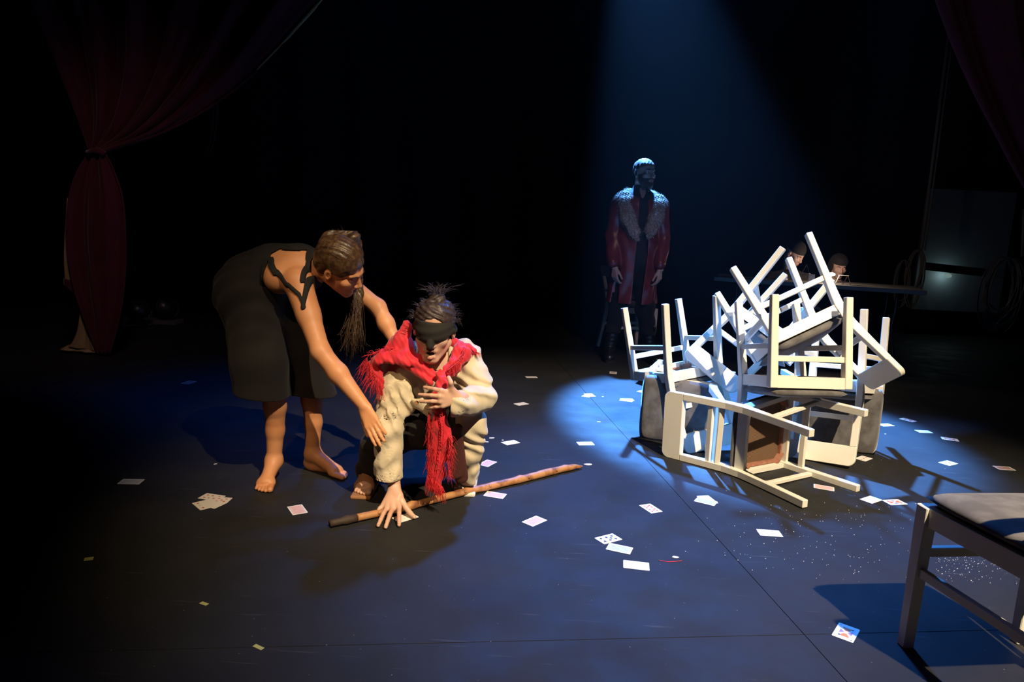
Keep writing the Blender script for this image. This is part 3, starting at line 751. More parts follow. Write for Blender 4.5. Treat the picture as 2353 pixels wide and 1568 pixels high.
    J.add(cap(rS+np.array((.03,0,0)),lS-np.array((.03,0,0)),.070),.03)
    J.add(cap((-.32,2.83,.50),(-.325,2.98,.36),.125,.130,(0,1,0),.85),.04); J.add(cap((-.315,2.78,.54),(-.32,2.82,.48),.115,.125,(0,1,0),.75),.04)
    # front panels hanging down, coat tail falling over the left hip
    J.add(cap(at(925,900,2.66),at(935,935,2.66),.040,.036,(0,1,0),.55),.02)
    J.add(cap(at(960,925,2.63),at(985,945,2.63),.030,.024,(.1,1,.3),.45),.02)
    tail = [at(1078,935,2.74),at(1084,985,2.74),at(1079,1040,2.76),at(1072,1098,2.80)]
    for i in range(3): J.add(cap(tail[i],tail[i+1],(.060,.058,.052,.040)[i],(.060,.058,.052,.040)[i+1],(.25,1,.15),.8),.02)
    def folds(X,Y,Z):
        f = .0062*np.sin(95*(Z+.35*X)+7*np.sin(22*X+3)+3*np.sin(18*Y))*np.clip(1-abs(Z-.41)*9,0,1)*np.clip((-.36-X)*20,0,1)
        f = f+.0045*np.sin(70*(Z-.6*X)+5*np.sin(31*Y))*np.clip((-.38-X)*20,0,1)
        f = f+.0050*np.sin(62*X+40*Z+5*np.sin(25*Z))*np.clip((X+.27)*12,0,1)
        return f+.0018*np.sin(110*X+60*Z)*np.cos(80*Y)
    J.disp(folds)
    # openings: neck, front, cuffs, hem
    J.sub(cap(at(975,870,2.62),at(955,905,2.60),.034,.030,(0,1,0),4),.006)
    J.sub(cap(at(1000,855,2.62),at(1005,1000,2.55),.030,.045,(0,1,0),2.2),.006)
    J.sub(cap(H.p(0,-.01,-.12),H.p(0,.0,0),.062,.08),.008)
    inner = J.like(); inner.d = J.d.copy()
    J.sub((None,None,lambda X,Y,Z: np.maximum(np.maximum(inner.d+.006, Z-(cR[2]+.07)), X+.36)),.003)
    J.cut((None,None,lambda X,Y,Z: np.minimum(np.maximum((cR[2]-.012)-Z,0*X)-.0005*(X<-.37)-(X>=-.37)*9+0*Y, 9)))
    J.sub((None,None,lambda X,Y,Z: np.maximum(inner.d+.006, X-(cL[0]+.05)+0*Y+0*Z)+np.where((Y<2.62)&(Z>.36),0,9)),.003)
    J.cut((None,None,lambda X,Y,Z: np.where((Y<2.60)&(X>-.30)&(X<-.16)&(Z>.40), (cL[0]-.020)-X, -9.0)+0*Z))
    J.mesh('jacket', MLIN, t)
    # dark lining seen inside the open coat tail
    I = Field((-.30,2.55,.02),(-.08,3.0,.50),.004)
    I.add(cap(at(1052,985,2.68),at(1060,1096,2.74),.016,.030,(0,1,0),.4),0); I.add(cap(at(1052,985,2.68),at(1046,1090,2.72),.012,.022,(0,1,0),.4),.02)
    I.mesh('jacket_lining', MLNG, t)
    bm = bmesh.new()
    bmesh.ops.create_cone(bm,cap_ends=True,segments=18,radius1=.0085,radius2=.0075,depth=.004,matrix=Matrix.Translation(at(957,926,2.575)) @ Matrix.Rotation(math.radians(80),4,'X')); obj('button', bm, MSAND, t)
    # red shawl
    R = Field((-.60,2.40,.06),(-.08,2.95,.76),.0036)
    def strip(P, w, th, n=(0,1,0), k=.012):
        for i in range(len(P)-1): R.add(cap(P[i],P[i+1],w[i],w[i+1],n,th),k)
    strip([at(938,748,2.72),at(922,785,2.70),at(942,825,2.66),at(985,862,2.62)],[.020,.040,.036,.026],.62)
    strip([at(915,775,2.74),at(908,800,2.70),at(930,830,2.66)],[.018,.034,.030],.6)
    strip([at(1050,790,2.74),at(1060,815,2.70),at(1040,845,2.66),at(1010,872,2.62)],[.022,.034,.030,.022],.6)
    strip([at(1058,795,2.76),at(1082,808,2.74),at(1092,812,2.76)],[.022,.022,.010],.6)
    strip([at(970,838,2.63),at(925,822,2.64),at(880,820,2.66),at(852,832,2.68)],[.022,.034,.032,.014],.55,(0,.6,-.8))
    strip([at(862,835,2.67),at(868,860,2.665),at(878,880,2.66)],[.022,.018,.008],.5)
    strip([at(960,850,2.63),at(985,878,2.60)],[.018,.016],.7)
    strip([at(1010,858,2.585),at(1018,885,2.565),at(1010,905,2.558),at(1008,935,2.553)],[.016,.026,.026,.024],.7)
    strip([at(1008,935,2.553),at(1012,975,2.56),at(1018,1010,2.57),at(1008,1050,2.58),at(1003,1090,2.59)],[.026,.032,.038,.034,.030],.42)
    strip([at(1003,1090,2.59),at(1000,1120,2.60)],[.030,.022],.4)
    R.disp(lambda X,Y,Z: .0026*np.sin(120*(X+.7*Z)+7*np.sin(11*Z+17*Y))+.0022*np.sin(61*Z-83*X+5*np.sin(23*Y))+.0010*np.sin(300*X+200*Z))
    R.sub(H.e(0,.0,-.02,.062,.10,.10),.006)
    R.mesh('shawl', MRED, t)
    rr = random.Random(11); L = []
    def fr(p, q, n, ln, dirn, sp=.3):
        for i in range(n):
            a = p+(q-p)*rr.random(); d = _n(np.array(dirn)+np.array([rr.gauss(0,sp),rr.gauss(0,sp*.6),rr.gauss(0,sp*.5)])); l = ln*rr.uniform(.5,1.15)
            g = np.array([0,0,-1.0]); m1 = a+d*l*.45; m2 = m1+_n(d+g*.9+np.array([rr.gauss(0,.3),0,0]))*l*.5; L.append([a,m1,m2])
    fr(at(842,822,2.66),at(868,872,2.65),90,.085,(-.45,-.35,-.7),.35); fr(at(868,868,2.65),at(882,885,2.65),60,.085,(-.05,-.3,-1),.25)
    fr(at(845,818,2.66),at(905,800,2.67),50,.040,(-.5,-.3,.15),.5)
    fr(at(985,945,2.53),at(985,1100,2.56),150,.050,(.05,-.15,-1),.25); fr(at(1032,1000,2.545),at(1028,1090,2.56),120,.055,(.5,-.25,-.8),.45)
    fr(at(984,1090,2.555),at(1018,1120,2.56),150,.070,(0,-.15,-1),.22)
    fr(at(1075,800,2.72),at(1098,812,2.72),40,.030,(.7,-.3,-.4),.4); fr(at(1032,838,2.60),at(1062,822,2.62),45,.060,(.05,-.3,-1),.35)
    for i in range(70):
        u = rr.uniform(985,1003); v = rr.uniform(945,1090); a = at(u,v,2.535+(v-945)/145*.02); L.append([a,a+np.array([rr.gauss(0,.002),-.004,-.02]),a+np.array([rr.gauss(0,.004),-.003,-.045])])
    strands('shawl_fringe', L, MREDF, t, .0012)
    # openwork ladder edge of the shawl
    bm = bmesh.new()
    for P0 in (([at(1066,798,2.665),at(1062,812,2.645),at(1050,826,2.62),at(1036,838,2.60),at(1024,848,2.585)],), ([at(1010,945,2.525),at(1014,985,2.53),at(1010,1030,2.545),at(1004,1085,2.553)],)):
        P1 = catmull(P0[0],6); off = np.array([.010,-.004,-.004])
        tube(bm,P1,.0013,4); tube(bm,[p+off for p in P1],.0013,4)
        for p in P1[::1]: tube(bm,[p,p+off],.0012,4)
    obj('shawl_lace_edge', bm, MREDF, t)['kind'] = 'stuff'
    keep(t)
kneeling_person()

# walking stick lying under the hand
def stick():
    a, b = fl(758,1204,.017), fl(1337,1069,.017); rr = random.Random(4); n = 60; pts=[]; rad=[]
    sag = [(0,0),(.25,-.010),(.45,.004),(.7,-.002),(.9,.006),(1,-.004)]
    for i in range(n+1):
        s = i/n; o = np.interp(s,[q[0] for q in sag],[q[1] for q in sag]); p = a+(b-a)*s; d = _n(b-a); l = np.array([-d[1],d[0],0])
        r = np.interp(s,[0,.05,.5,.85,.95,.99,1],[.0125,.0145,.0155,.0170,.0150,.0080,.003]); r += .0035*math.exp(-(((s*9.3)%1-.5)/.09)**2)*(.4+.6*rr.random())+rr.gauss(0,.0004)
        p = p+l*o; p[2] = max(r, .017) if s<.97 else .012; pts.append(p); rad.append(r)
    t = thing('walking_stick','knobbly peeled wooden stick lying across the floor under the spread hand','stick',tuple(a))
    bm = bmesh.new(); tube(bm,pts[5:],rad[5:],12); obj('shaft',bm,MSTK,t,True)
    bm = bmesh.new(); tube(bm,pts[:6],[r*1.03 for r in rad[:6]],12); obj('dark_end',bm,MSTK2,t,True)
    bm = bmesh.new()
    for s in (.16,.31,.47,.58,.74,.87):
        i = int(s*n); k = _n(b-a); bmesh.ops.create_uvsphere(bm,u_segments=10,v_segments=7,radius=rad[i]*.45,matrix=Matrix.Translation(pts[i]+np.array([-k[1],k[0],0])*(-.8*rad[i])+np.array([0,0,.45*rad[i]])))
    o = obj('knot',bm,MSTK,t,True); o['kind'] = 'stuff'
    keep(t)
stick()

# ------------------------------------------------------------------ man standing in the red coat
def coat_person():
    h = .0052; Y0 = 6.1
    F = Field((.74,5.80,-.004),(1.34,6.40,1.80),h)
    t = thing('person','standing bearded person in an oxblood leather coat with fur collar and black boots','person',(1.04,6.1,0))
    lA,rA = (.868,6.12,.09),(1.222,6.09,.09)          # screen left, screen right
    lK,rK = (.925,6.10,.47),(1.150,6.08,.47); lH,rH = (.955,6.12,.90),(1.115,6.12,.90)
    limb(F,[lA,lK,lH],[.040,.055,.085]); limb(F,[rA,rK,rH],[.040,.055,.085])
    foot(F,lA,(.880,6.18,.0),(.845,5.93,.0),1.0,False); foot(F,rA,(1.215,6.15,.0),(1.262,5.91,.0),1.0,False)
    F.add(cap(lH,rH,.095),.03); F.add(cap((1.035,6.12,.93),(1.035,6.11,1.15),.135,.13,(0,1,0),.72),.05)
    F.add(cap((1.035,6.11,1.15),(1.04,6.11,1.33),.14,.155,(0,1,0),.68),.05); F.add(cap((.895,6.12,1.385),(1.195,6.12,1.375),.062),.05)
    hands = []
    for sx,s0,e0,w0,q in ((-1,(.872,6.12,1.385),(.832,6.12,1.09),at(1412,614,5.99),1),(1,(1.215,6.12,1.375),(1.258,6.12,1.09),at(1517,620,5.99),-1)):
        s0,e0,w0 = np.array(s0),np.array(e0),np.array(w0)
        limb(F,[s0,(s0+e0)/2,e0,w0],[.058,.050,.042,.028],.02)
        hand(F,w0,(.05*-sx,-.18,-1),(sx*.75,-.6,.1),-q,1.0,curls=(.45,.55,.6,.6),spread=.06,thumb=(.85,.45))
    H = Head(at(1481,400,6.09),(.50,-.86,.05),(.0,.05,1),1.02)
    H.build(F); F.add(cap((1.045,6.13,1.40),H.p(0,-.03,-.06),.060,.056),.03)
    body = F; F.mesh('body', MSK3, t); H.eyes(t); H.brows(t,MBRD); H.lips(t)
    X,Y,Z = F.ax[0][:,None,None],F.ax[1][None,:,None],F.ax[2][None,None,:]
    hz_ = (X-H.c[0])*H.u[0]+(Y-H.c[1])*H.u[1]+(Z-H.c[2])*H.u[2]; hy = (X-H.c[0])*H.f[0]+(Y-H.c[1])*H.f[1]+(Z-H.c[2])*H.f[2]; hx = (X-H.c[0])*H.r[0]+(Y-H.c[1])*H.r[1]+(Z-H.c[2])*H.r[2]
    G = body.like(); G.add(H.e(0,-.014,.044,.081,.100,.086),0); G.d = np.minimum(G.d,body.d-.008); G.d = (G.d+.0030*np.sin(190*hx+50*hz_)*np.sin(150*hy+3)).astype(np.float32)
    G.d = np.maximum(G.d, np.maximum(-(hz_-np.where(hy>.0,.030+.45*hy,.0-.5*hy-.03)), -.03+0*hx-(hz_+.10))).astype(np.float32)
    G.d = np.maximum(G.d, -.035-hz_+0*hx).astype(np.float32); G.mesh('hair', MHS, t)
    B = body.like(); B.d = np.maximum(body.d-.006, np.maximum(hz_-np.where(hy>.045,-.046-.0*hx,-.010+0*hx), -(hz_+.135))).astype(np.float32)
    B.d = np.maximum(B.d, np.maximum(.010-hy+0*hx, -(np.maximum(abs(hx)/.026,abs(hz_+.066)/.012)-1)*.02)).astype(np.float32); B.d=(B.d+.0015*np.sin(400*hx)*np.sin(380*hz_)).astype(np.float32)
    B.mesh('beard', MBRD, t)
    # shirt and trousers
    S = body.like(); S.shell_of(body,.012,[cap((1.035,6.12,.95),(1.035,6.12,1.36),.19,.17),cap((.88,6.12,1.38),(1.21,6.12,1.37),.075)])
    S.sub(cap(at(1478,452,6.0),at(1480,436,6.02),.016,.034,(0,1,0),3),.004)
    S.mesh('shirt', MBK2, t)
    P_ = body.like(); limb(P_,[(.890,6.115,.25),lK,lH],[.066,.082,.100],.03); limb(P_,[(1.198,6.09,.25),rK,rH],[.066,.082,.100],.03); P_.add(cap(lH,rH,.105),.03)
    P_.disp(lambda X,Y,Z: .004*np.sin(48*Z+20*X)); P_.cut(half((0,0,.24),(0,0,-1))); P_.mesh('trousers', MBK, t)
    for nm,A,hl,to in (('boot',lA,(.882,6.185,0),(.842,5.905,0)),('boot',rA,(1.212,6.155,0),(1.266,5.885,0))):
        K = body.like(); A = np.array(A); hl,to = np.array(hl),np.array(to); d=_n(to-hl)
        K.add(cap(A+np.array((.024 if A[0]<1 else -.024,.0,.21)),A,.064,.050),.02); K.add(cap(A,hl+d*.05+np.array((0,0,.045)),.050,.042),.02); K.add(cap(A+np.array((0,0,-.01)),to-d*.06+np.array((0,0,.042)),.046,.040),.02)
        K.add(cap(to-d*.07+np.array((0,0,.038)),to-d*.045+np.array((0,0,.036)),.048,.040),.015)
        K.disp(lambda X,Y,Z: .0016*np.sin(170*Z)*np.clip(1-abs(Z-.16)*9,0,1))
        K.cut(half((0,0,.008),(0,0,-1))); b = K.mesh('boot', MBOOT, t)
        bm = bmesh.new(); n = 24; lat = np.array([-d[1],d[0],0]); L = np.linalg.norm(to-hl); rg=[]
        for z in (0,.020):
            ring=[]
            for i in range(n):
                a = 2*math.pi*i/n; s = math.cos(a); w_ = .046*(1+.10*s) if s>-.3 else .040
                ring.append(bm.verts.new(hl+d*(L*.5+s*L*.53)+lat*math.sin(a)*w_*(abs(math.sin(a))**-.25 if abs(math.sin(a))>.01 else 1)+np.array((0,0,z))))
            rg.append(ring)
        for i in range(n): j=(i+1)%n; bm.faces.new((rg[0][i],rg[0][j],rg[1][j],rg[1][i]))
        bm.faces.new(rg[0][::-1]); bm.faces.new(rg[1]); obj('sole',bm,MBK2,b)
    # coat
    Cc = Field((.70,5.78,.46),(1.38,6.38,1.50),.0055)
    Cc.add(cap((1.04,6.12,1.30),(1.035,6.12,1.02),.190,.190,(0,1,0),.74),.04); Cc.add(cap((1.035,6.12,1.02),(1.030,6.12,.46),.190,.232,(0,1,0),.74),.04)
    Cc.add(cap((.885,6.12,1.375),(1.205,6.12,1.365),.078,.078),.05)
    for s0,e0,w0 in (((.868,6.12,1.36),(.826,6.12,1.09),at(1411,603,5.995)),((1.222,6.12,1.35),(1.264,6.12,1.09),at(1518,606,5.995))):
        limb(Cc,[s0,e0,w0],[.076,.064,.054],.018)
    Cc.disp(lambda X,Y,Z: .0055*np.sin(44*X+5*np.sin(4.5*Z+1))*np.clip((1.35-Z)*3,0,1)+.003*np.sin(30*Z+20*X))
    wz = np.array([at(1412,611,5.99)[2]])
    inn = Cc.like(); inn.d = Cc.d.copy()
    Cc.sub((None,None,lambda X,Y,Z: np.maximum(inn.d+.012, Z-.60)),.003)
    Cc.sub((None,None,lambda X,Y,Z: np.maximum(np.maximum(inn.d+.012, abs(X-1.045)-.17), 0*Y+0*Z)),.003)
    # front opening: wedge between the two edges
    def gap(X,Y,Z):
        xl = np.interp(Z.ravel(),[.45,.95,1.10,1.45],[1.005,1.018,1.020,1.020]).reshape(Z.shape); xr = np.interp(Z.ravel(),[.45,.95,1.10,1.45],[1.085,1.120,1.110,1.085]).reshape(Z.shape)
        return np.maximum(np.maximum(xl-X, X-xr), Y-6.06)
    Cc.sub((None,None,gap),.004)
    Cc.sub(cap((1.045,6.09,1.45),(1.045,6.10,1.36),.085,.062),.006)
    Cc.cut(half((0,0,.512),(0,0,-1)))
    cz = .815
    Cc.cut((None,None,lambda X,Y,Z: np.where(Y<6.035, np.where((X<.895)|(X>1.205), cz-Z, -9.0), -9.0)+0*Z))
    Cc.mesh('coat', MLEA, t)
    # fur collar and lapels
    K = Field((.80,5.86,1.02),(1.29,6.30,1.53),.005)
    for sx,A in ((-1,[(1.035,6.215,1.470),(.950,6.15,1.462),(.900,6.06,1.405),(.930,5.985,1.25),(.990,5.965,1.13),(1.012,5.965,1.075)]),(1,[(1.045,6.215,1.470),(1.135,6.15,1.455),(1.190,6.06,1.390),(1.165,5.985,1.25),(1.128,5.968,1.15),(1.112,5.968,1.10)])):
        W_ = [.042,.055,.068,.062,.048,.026]
        for i in range(5): K.add(cap(A[i],A[i+1],W_[i],W_[i+1],(0,1,-.2) if i>1 else (0,.4,-1),.55),.015)
    K.disp(lambda X,Y,Z: .004*np.sin(230*X+90*Z)*np.sin(210*Z-60*X+40*Y))
    K.sub(H.e(0,-.02,-.11,.062,.062,.08),.008); ko = K.mesh('fur_collar', MFUR, t)
    rr = random.Random(9); L=[]; me = ko.data; nv = len(me.vertices)
    for i in range(2600):
        v = me.vertices[rr.randrange(nv)]; p = np.array(v.co); n_ = np.array(v.normal); d = _n(n_*.9+np.array((rr.gauss(0,.3),rr.gauss(0,.2),-.5+rr.gauss(0,.3)))); L.append([p,p+d*.010,p+d*.020+np.array((0,0,-.004))])
    strands('fur_hairs', L, MFUR, t, .0011)
    keep(t)
coat_person()

# ------------------------------------------------------------------ the two people at the table behind the heap
def seated(label, hc, f, u, sh, S, cap_kind, tilt):
    c = np.array(hc); h = .006
    F = Field(c-np.array((.34,.30,.62)), c+np.array((.34,.30,.24)), h)
    t = thing('person',label,'person',tuple(c-np.array((0,0,.5))))
    H = Head(c,f,u,S); H.build(F); s0,s1 = [c+np.array(q) for q in sh]; m_ = (s0+s1)/2
    F.add(cap(m_+np.array((0,0,.03)),H.p(0,-.03,-.06),.058,.052),.02); F.add(cap(s0,s1,.065),.05); F.add(cap(m_-np.array((0,0,.05)),m_-np.array((0,-.03,.36)),.150,.135,(0,1,0),.72),.05)
    arms = []
    for q,s_ in ((-1,s0),(1,s1)):
        e = s_+np.array((q*.04,-.06,-.24)); w_ = e+np.array((-q*.04,-.20,.015)); arms.append((s_,e,w_)); limb(F,[s_,e,w_],[.05,.042,.027],.02)
        hand(F,w_,(-q*.2,-1,-.05),(0,-.1,1),-q,.95,.35)
    F.mesh('body',MSK3,t); H.eyes(t,True); H.brows(t,MBRD); H.lips(t)
    hz_ = (F.ax[0][:,None,None]-H.c[0])*H.u[0]+(F.ax[1][None,:,None]-H.c[1])*H.u[1]+(F.ax[2][None,None,:]-H.c[2])*H.u[2]
    B = F.like(); B.add(H.e(0,-.012,.050,.085,.104,.088),0); B.d = np.maximum(B.d,.034-hz_).astype(np.float32); B.mesh('woollen_cap',MBK,t)
    if cap_kind == 'hood':
        B = F.like(); B.add(H.e(0,-.035,.0,.092,.095,.13),0); B.sub(H.e(0,.06,-.02,.066,.09,.12),.01); B.mesh('hood',MBK,t)
    else:
        B = F.like(); B.add(H.k((-.04,.045,-.085),(.04,.045,-.085),.024),0); B.add(H.e(0,.068,-.098,.026,.024,.022),.01); B.d = np.maximum(np.minimum(B.d,9),F.d-.003).astype(np.float32); B.mesh('beard',MBRD,t)
    J = F.like(); J.add(cap(s0,s1,.082),.05); J.add(cap(m_-np.array((0,0,.05)),m_-np.array((0,-.03,.36)),.170,.150,(0,1,0),.76),.05)
    for s_,e,w_ in arms: limb(J,[s_,e,e*.15+w_*.85],[.068,.056,.042],.02)
    J.add(cap(m_+np.array((0,0,.05)),m_+np.array((0,0,.02)),.070),.03); J.disp(lambda X,Y,Z: .005*np.sin(40*X+30*Z)*np.sin(26*Y+9*Z)); J.mesh('sweater',MBK,t)
    keep(t)
seated('person with a stubbly beard and dark cap looking down, seated at the table', at(1826,583,6.95),(.50,-.72,-.55),(.15,-.35,1),((-.20,.03,-.27),(.16,.02,-.27)),.98,'beard',0)
seated('person in a dark hood and cap peering over the lamp on the table', at(1927,612,7.05),(-.05,-.9,-.30),(.0,-.28,1),((-.18,.05,-.25),(.18,.05,-.25)),.95,'hood',0)

# ------------------------------------------------------------------ playing cards on the floor
CARDS = [
 (1.016, 1.878, -2.231, 'cf', 'court', 'court playing card of clubs face up near the bottom edge, left of the chair shadow'),
 (0.392, 2.43, -2.57, 'cw', 'club7', 'seven of clubs playing card face up on the blue-lit floor'),
 (0.422, 2.352, -0.368, 'g', '', 'grey-backed playing card face down touching the seven of clubs'),
 (0.462, 2.232, -0.147, 'p2', '', 'pink-backed playing card face down, just below the grey-backed card'),
 (-1.558, 2.757, 0.08, 'g', '', 'grey-backed playing card face down, leftmost card on the dark floor'),
 (-0.801, 2.556, -1.012, 'p', '', 'pink-backed playing card between the diamonds cards and the end of the stick'),
 (1.033, 2.55, -0.055, 'p2', '', 'pale pink playing card alone on the floor below the fallen chair legs'),
 (0.121, 2.556, -2.297, 'p', '', 'pink-backed playing card right of the spread hand and below the stick'),
 (0.418, 3.583, 0.188, 'w', '', 'plain white card between the tip of the stick and the fallen chair'),
 (2.629, 4.012, -0.374, 'w', 'court', 'rightmost of the three white cards lying in a row right of the heap'),
 (0.161, 5.188, 0.221, 'p2', '', 'small pale pink card on the far floor behind the crouching person'),
 (0.827, 5.502, -1.738, 'w', 'court', 'small white card on the floor in front of the boots of the coated man'),
 (0.537, 4.675, 1.124, 'w', '', 'lower card of the overlapping white pair on the floor seam'),
 (0.555, 4.693, -1.337, 'w', '', 'upper card of the overlapping white pair on the floor seam'),
 (0.079, 4.36, 0.68, 'w', '', 'white card right of the crouching person, level with the folded elbow'),
 (0.802, 4.616, 0.146, 'w', '', 'far card of the overlapping white pair left of the chair heap'),
 (0.793, 4.589, -0.381, 'w', '', 'near card of the overlapping white pair left of the chair heap'),
 (0.96, 4.888, 0.797, 'w', '', 'white card half hidden behind the dark seat at the left end of the heap'),
 (0.018, 3.537, 0.64, 'w', '', 'white card beside torn paper scraps, right of the cream coat tail'),
 (-0.204, 3.925, -1.853, 'p2', '', 'pale card half hidden behind the folded sleeve of the crouching person'),
 (-0.089, 3.196, 1.075, 'p', '', 'pink-backed card right of the off-white shoe, above the stick'),
 (-0.181, 3.151, -0.825, 'w', 'hearts3', 'red-pip card partly hidden behind the cream coat tail'),
 (-0.221, 5.293, -0.746, 'w', '', 'white card peeping out behind the shoulder of the crouching person'),
 (-0.04, 2.803, -0.292, 'p', '', 'pink-backed card just below the middle of the stick'),
 (-0.378, 2.532, 0.769, 'w', '', 'white card under the spread hand, between thumb and fingers'),
 (0.607, 2.737, -1.133, 'w', 'dia10', 'red-pip playing card face up on the blue floor, left of the floor seam'),
 (0.876, 2.865, -1.34, 'w', '', 'upper card of the overlapping pair just right of the floor seam'),
 (0.863, 2.841, -0.529, 'g', '', 'lower card of the overlapping pair just right of the floor seam'),
 (2.607, 4.423, -1.006, 'w', 'court', 'farthest of the white cards lying right of the heap'),
 (2.383, 4.271, 0.243, 'w', '', 'white card nearest the grey seat at the right end of the heap'),
 (2.557, 4.155, 0.033, 'w', '', 'middle of the three white cards lying in a row right of the heap'),
 (2.334, 3.545, 0.533, 'w', 'court', 'court card alone on the blue floor right of the heap'),
 (2.602, 3.504, -0.045, 'r', '', 'dark rust-backed card face down near the right edge'),
 (1.891, 3.554, 0.68, 'w', 'hearts3', 'red-pip card beside the lower corner of the fallen top rail'),
 (1.631, 2.958, 0.6, 'w', '', 'plain white card left of the foreground chair, touching a court card'),
 (1.727, 2.941, 0.226, 'w', 'court', 'court card left of the foreground chair, touching a plain white card'),
 (1.476, 3.084, -0.395, 'p', '', 'pink-backed card between the legs of the fallen chair'),
 (-2.132, 4.506, 1.374, 'r', '', 'small reddish card on the dark floor left of the bending person'),
 (-1.169, 2.637, -0.219, 'i', 'dia5', 'upper card of the diamonds cluster on the left floor'),
 (-1.13, 2.61, -0.028, 'i', 'dia5', 'right-hand card of the diamonds cluster on the left floor'),
 (-1.165, 2.555, -0.794, 'i', 'dia5', 'lower left card of the diamonds cluster on the left floor'),
 (-1.139, 2.564, -0.374, 'i', '', 'plain card lowest in the diamonds cluster on the left floor'),
]

def poly(bm, pts, z): bm.faces.new([bm.verts.new((x,y,z)) for x,y in pts])
def pip(bm, kind, x, y, s, z, flip=1):
    if kind == 'd': poly(bm,[(x,y-s),(x+s*.75,y),(x,y+s),(x-s*.75,y)],z)
    elif kind == 'h': poly(bm,[(x+flip*a*s,y+flip*b*s) for a,b in ((0,-1),(.5,-.4),(.9,.15),(.8,.6),(.4,.75),(0,.4),(-.4,.75),(-.8,.6),(-.9,.15),(-.5,-.4))],z)
    else:
        for i,(a,b) in enumerate(((0,.45),(-.48,-.15),(.48,-.15))): poly(bm,[(x+flip*(a*s+.46*s*math.cos(k*math.pi/4)),y+flip*(b*s+.46*s*math.sin(k*math.pi/4))) for k in range(8)],z+i*.00002)
        poly(bm,[(x-flip*.10*s,y+flip*.2*s),(x+flip*.10*s,y+flip*.2*s),(x+flip*.30*s,y-flip*.95*s),(x-flip*.30*s,y-flip*.95*s)],z+.00007)
BACK = {'p':MCP,'p2':MCP2,'g':MCG,'r':MCR}
def card_mesh(base, L=.088, W_=.058, t=.0005, r=.0035):
    bm = bmesh.new(); prof=[]
    for cx,cy,a0 in ((1,1,0),(-1,1,1),(-1,-1,2),(1,-1,3)):
        for k in range(4): a=(a0+k/3)*math.pi/2; prof.append((cx*(L/2-r)+r*math.cos(a),cy*(W_/2-r)+r*math.sin(a)))
    lo=[bm.verts.new((x,y,0)) for x,y in prof]; hi=[bm.verts.new((x,y,t)) for x,y in prof]
    bm.faces.new(lo[::-1]); bm.faces.new(hi)
    for i in range(len(prof)): j=(i+1)%len(prof); bm.faces.new((lo[i],lo[j],hi[j],hi[i]))
    return bm
def inset(m, L, W_, z=.00062):
    bm = bmesh.new(); poly(bm,[(-L/2,-W_/2),(L/2,-W_/2),(L/2,W_/2),(-L/2,W_/2)],z); return bm
def rim(L, W_, w, z):
    bm = bmesh.new()
    for a,b,c,d in ((-L/2,-W_/2,L/2,-W_/2+w),(-L/2,W_/2-w,L/2,W_/2),(-L/2,-W_/2+w,-L/2+w,W_/2-w),(L/2-w,-W_/2+w,L/2,W_/2-w)): poly(bm,[(a,b),(c,b),(c,d),(a,d)],z)
    return bm
zc = 0
for i,(x,y,th,base,face,lab) in enumerate(CARDS):
    o = obj('playing_card', card_mesh(base), MCI if base=='i' else MCW); tag(o, lab, 'playing card', 'playing cards scattered on the floor')
    k = sum(1 for q in CARDS[:i] if math.hypot(q[0]-x,q[1]-y)<.085)
    o.location = (x,y,.0004+.0008*k); o.rotation_euler = (0,0,th)
    if base in BACK:
        p_ = obj('back_pattern', inset(None,.078,.048), BACK[base], o); obj('pattern_line', rim(.070,.040,.0012,.0007), MCW, p_)
    if face in ('club7','dia10','dia5','hearts3'):
        bm = bmesh.new(); kd = {'c':'c','d':'d','h':'h'}[face[0]]
        if face=='club7': P_=[(-.026,-.012),(-.026,.012),(0,-.012),(0,.012),(.026,-.012),(.026,.012),(-.013,0)]
        elif face=='dia10': P_=[(-.028,-.012),(-.028,.012),(-.010,-.012),(-.010,.012),(.010,-.012),(.010,.012),(.028,-.012),(.028,.012),(-.019,0),(.019,0)]
        elif face=='dia5': P_=[(-.026,-.012),(-.026,.012),(.026,-.012),(.026,.012),(-.004,-.012),(-.004,.012),(.012,0)]
        else: P_=[(-.026,0),(0,0),(.026,0)]
        for a,b in P_:
            bq = bmesh.new()
            pip(bm,kd,b,-a,.0062,.0009,1 if a<=0 else -1)
        for a,b in ((-.037,-.022),(.037,.022)): pip(bm,kd,b,-a,.0022,.0009)
        bmesh.ops.rotate(bm,verts=bm.verts,cent=(0,0,0),matrix=Matrix.Rotation(math.pi/2,3,'Z'))
        p_ = obj('pips', bm, MPB if kd=='c' else MPR, o); p_['kind']='stuff'
    if face=='court':
        obj('court_frame', rim(.066,.040,.0007,.00068), MCG, o)
        for nm,mm,PP in (('court_robe',MPO,[[(-.027,-.015),(-.006,-.003),(-.010,.006),(-.027,.013)],[(.027,.015),(.006,.003),(.010,-.006),(.027,-.013)]]),('court_sash',MPV,[[(-.012,-.017),(.012,-.017),(0,-.004)],[(-.012,.017),(.012,.017),(0,.004)]])):
            bm=bmesh.new()
            for q in PP: poly(bm,q,.00072)
            obj(nm,bm,mm,o)['kind']='stuff'
        bm=bmesh.new()
        for s in (-1,1):
            pip(bm,'c',s*.036,s*.022,.0022,.0009,s); pip(bm,'c',s*.024,s*-.013,.0042,.0009,s)
        obj('pips',bm,MPB,o)['kind']='stuff'
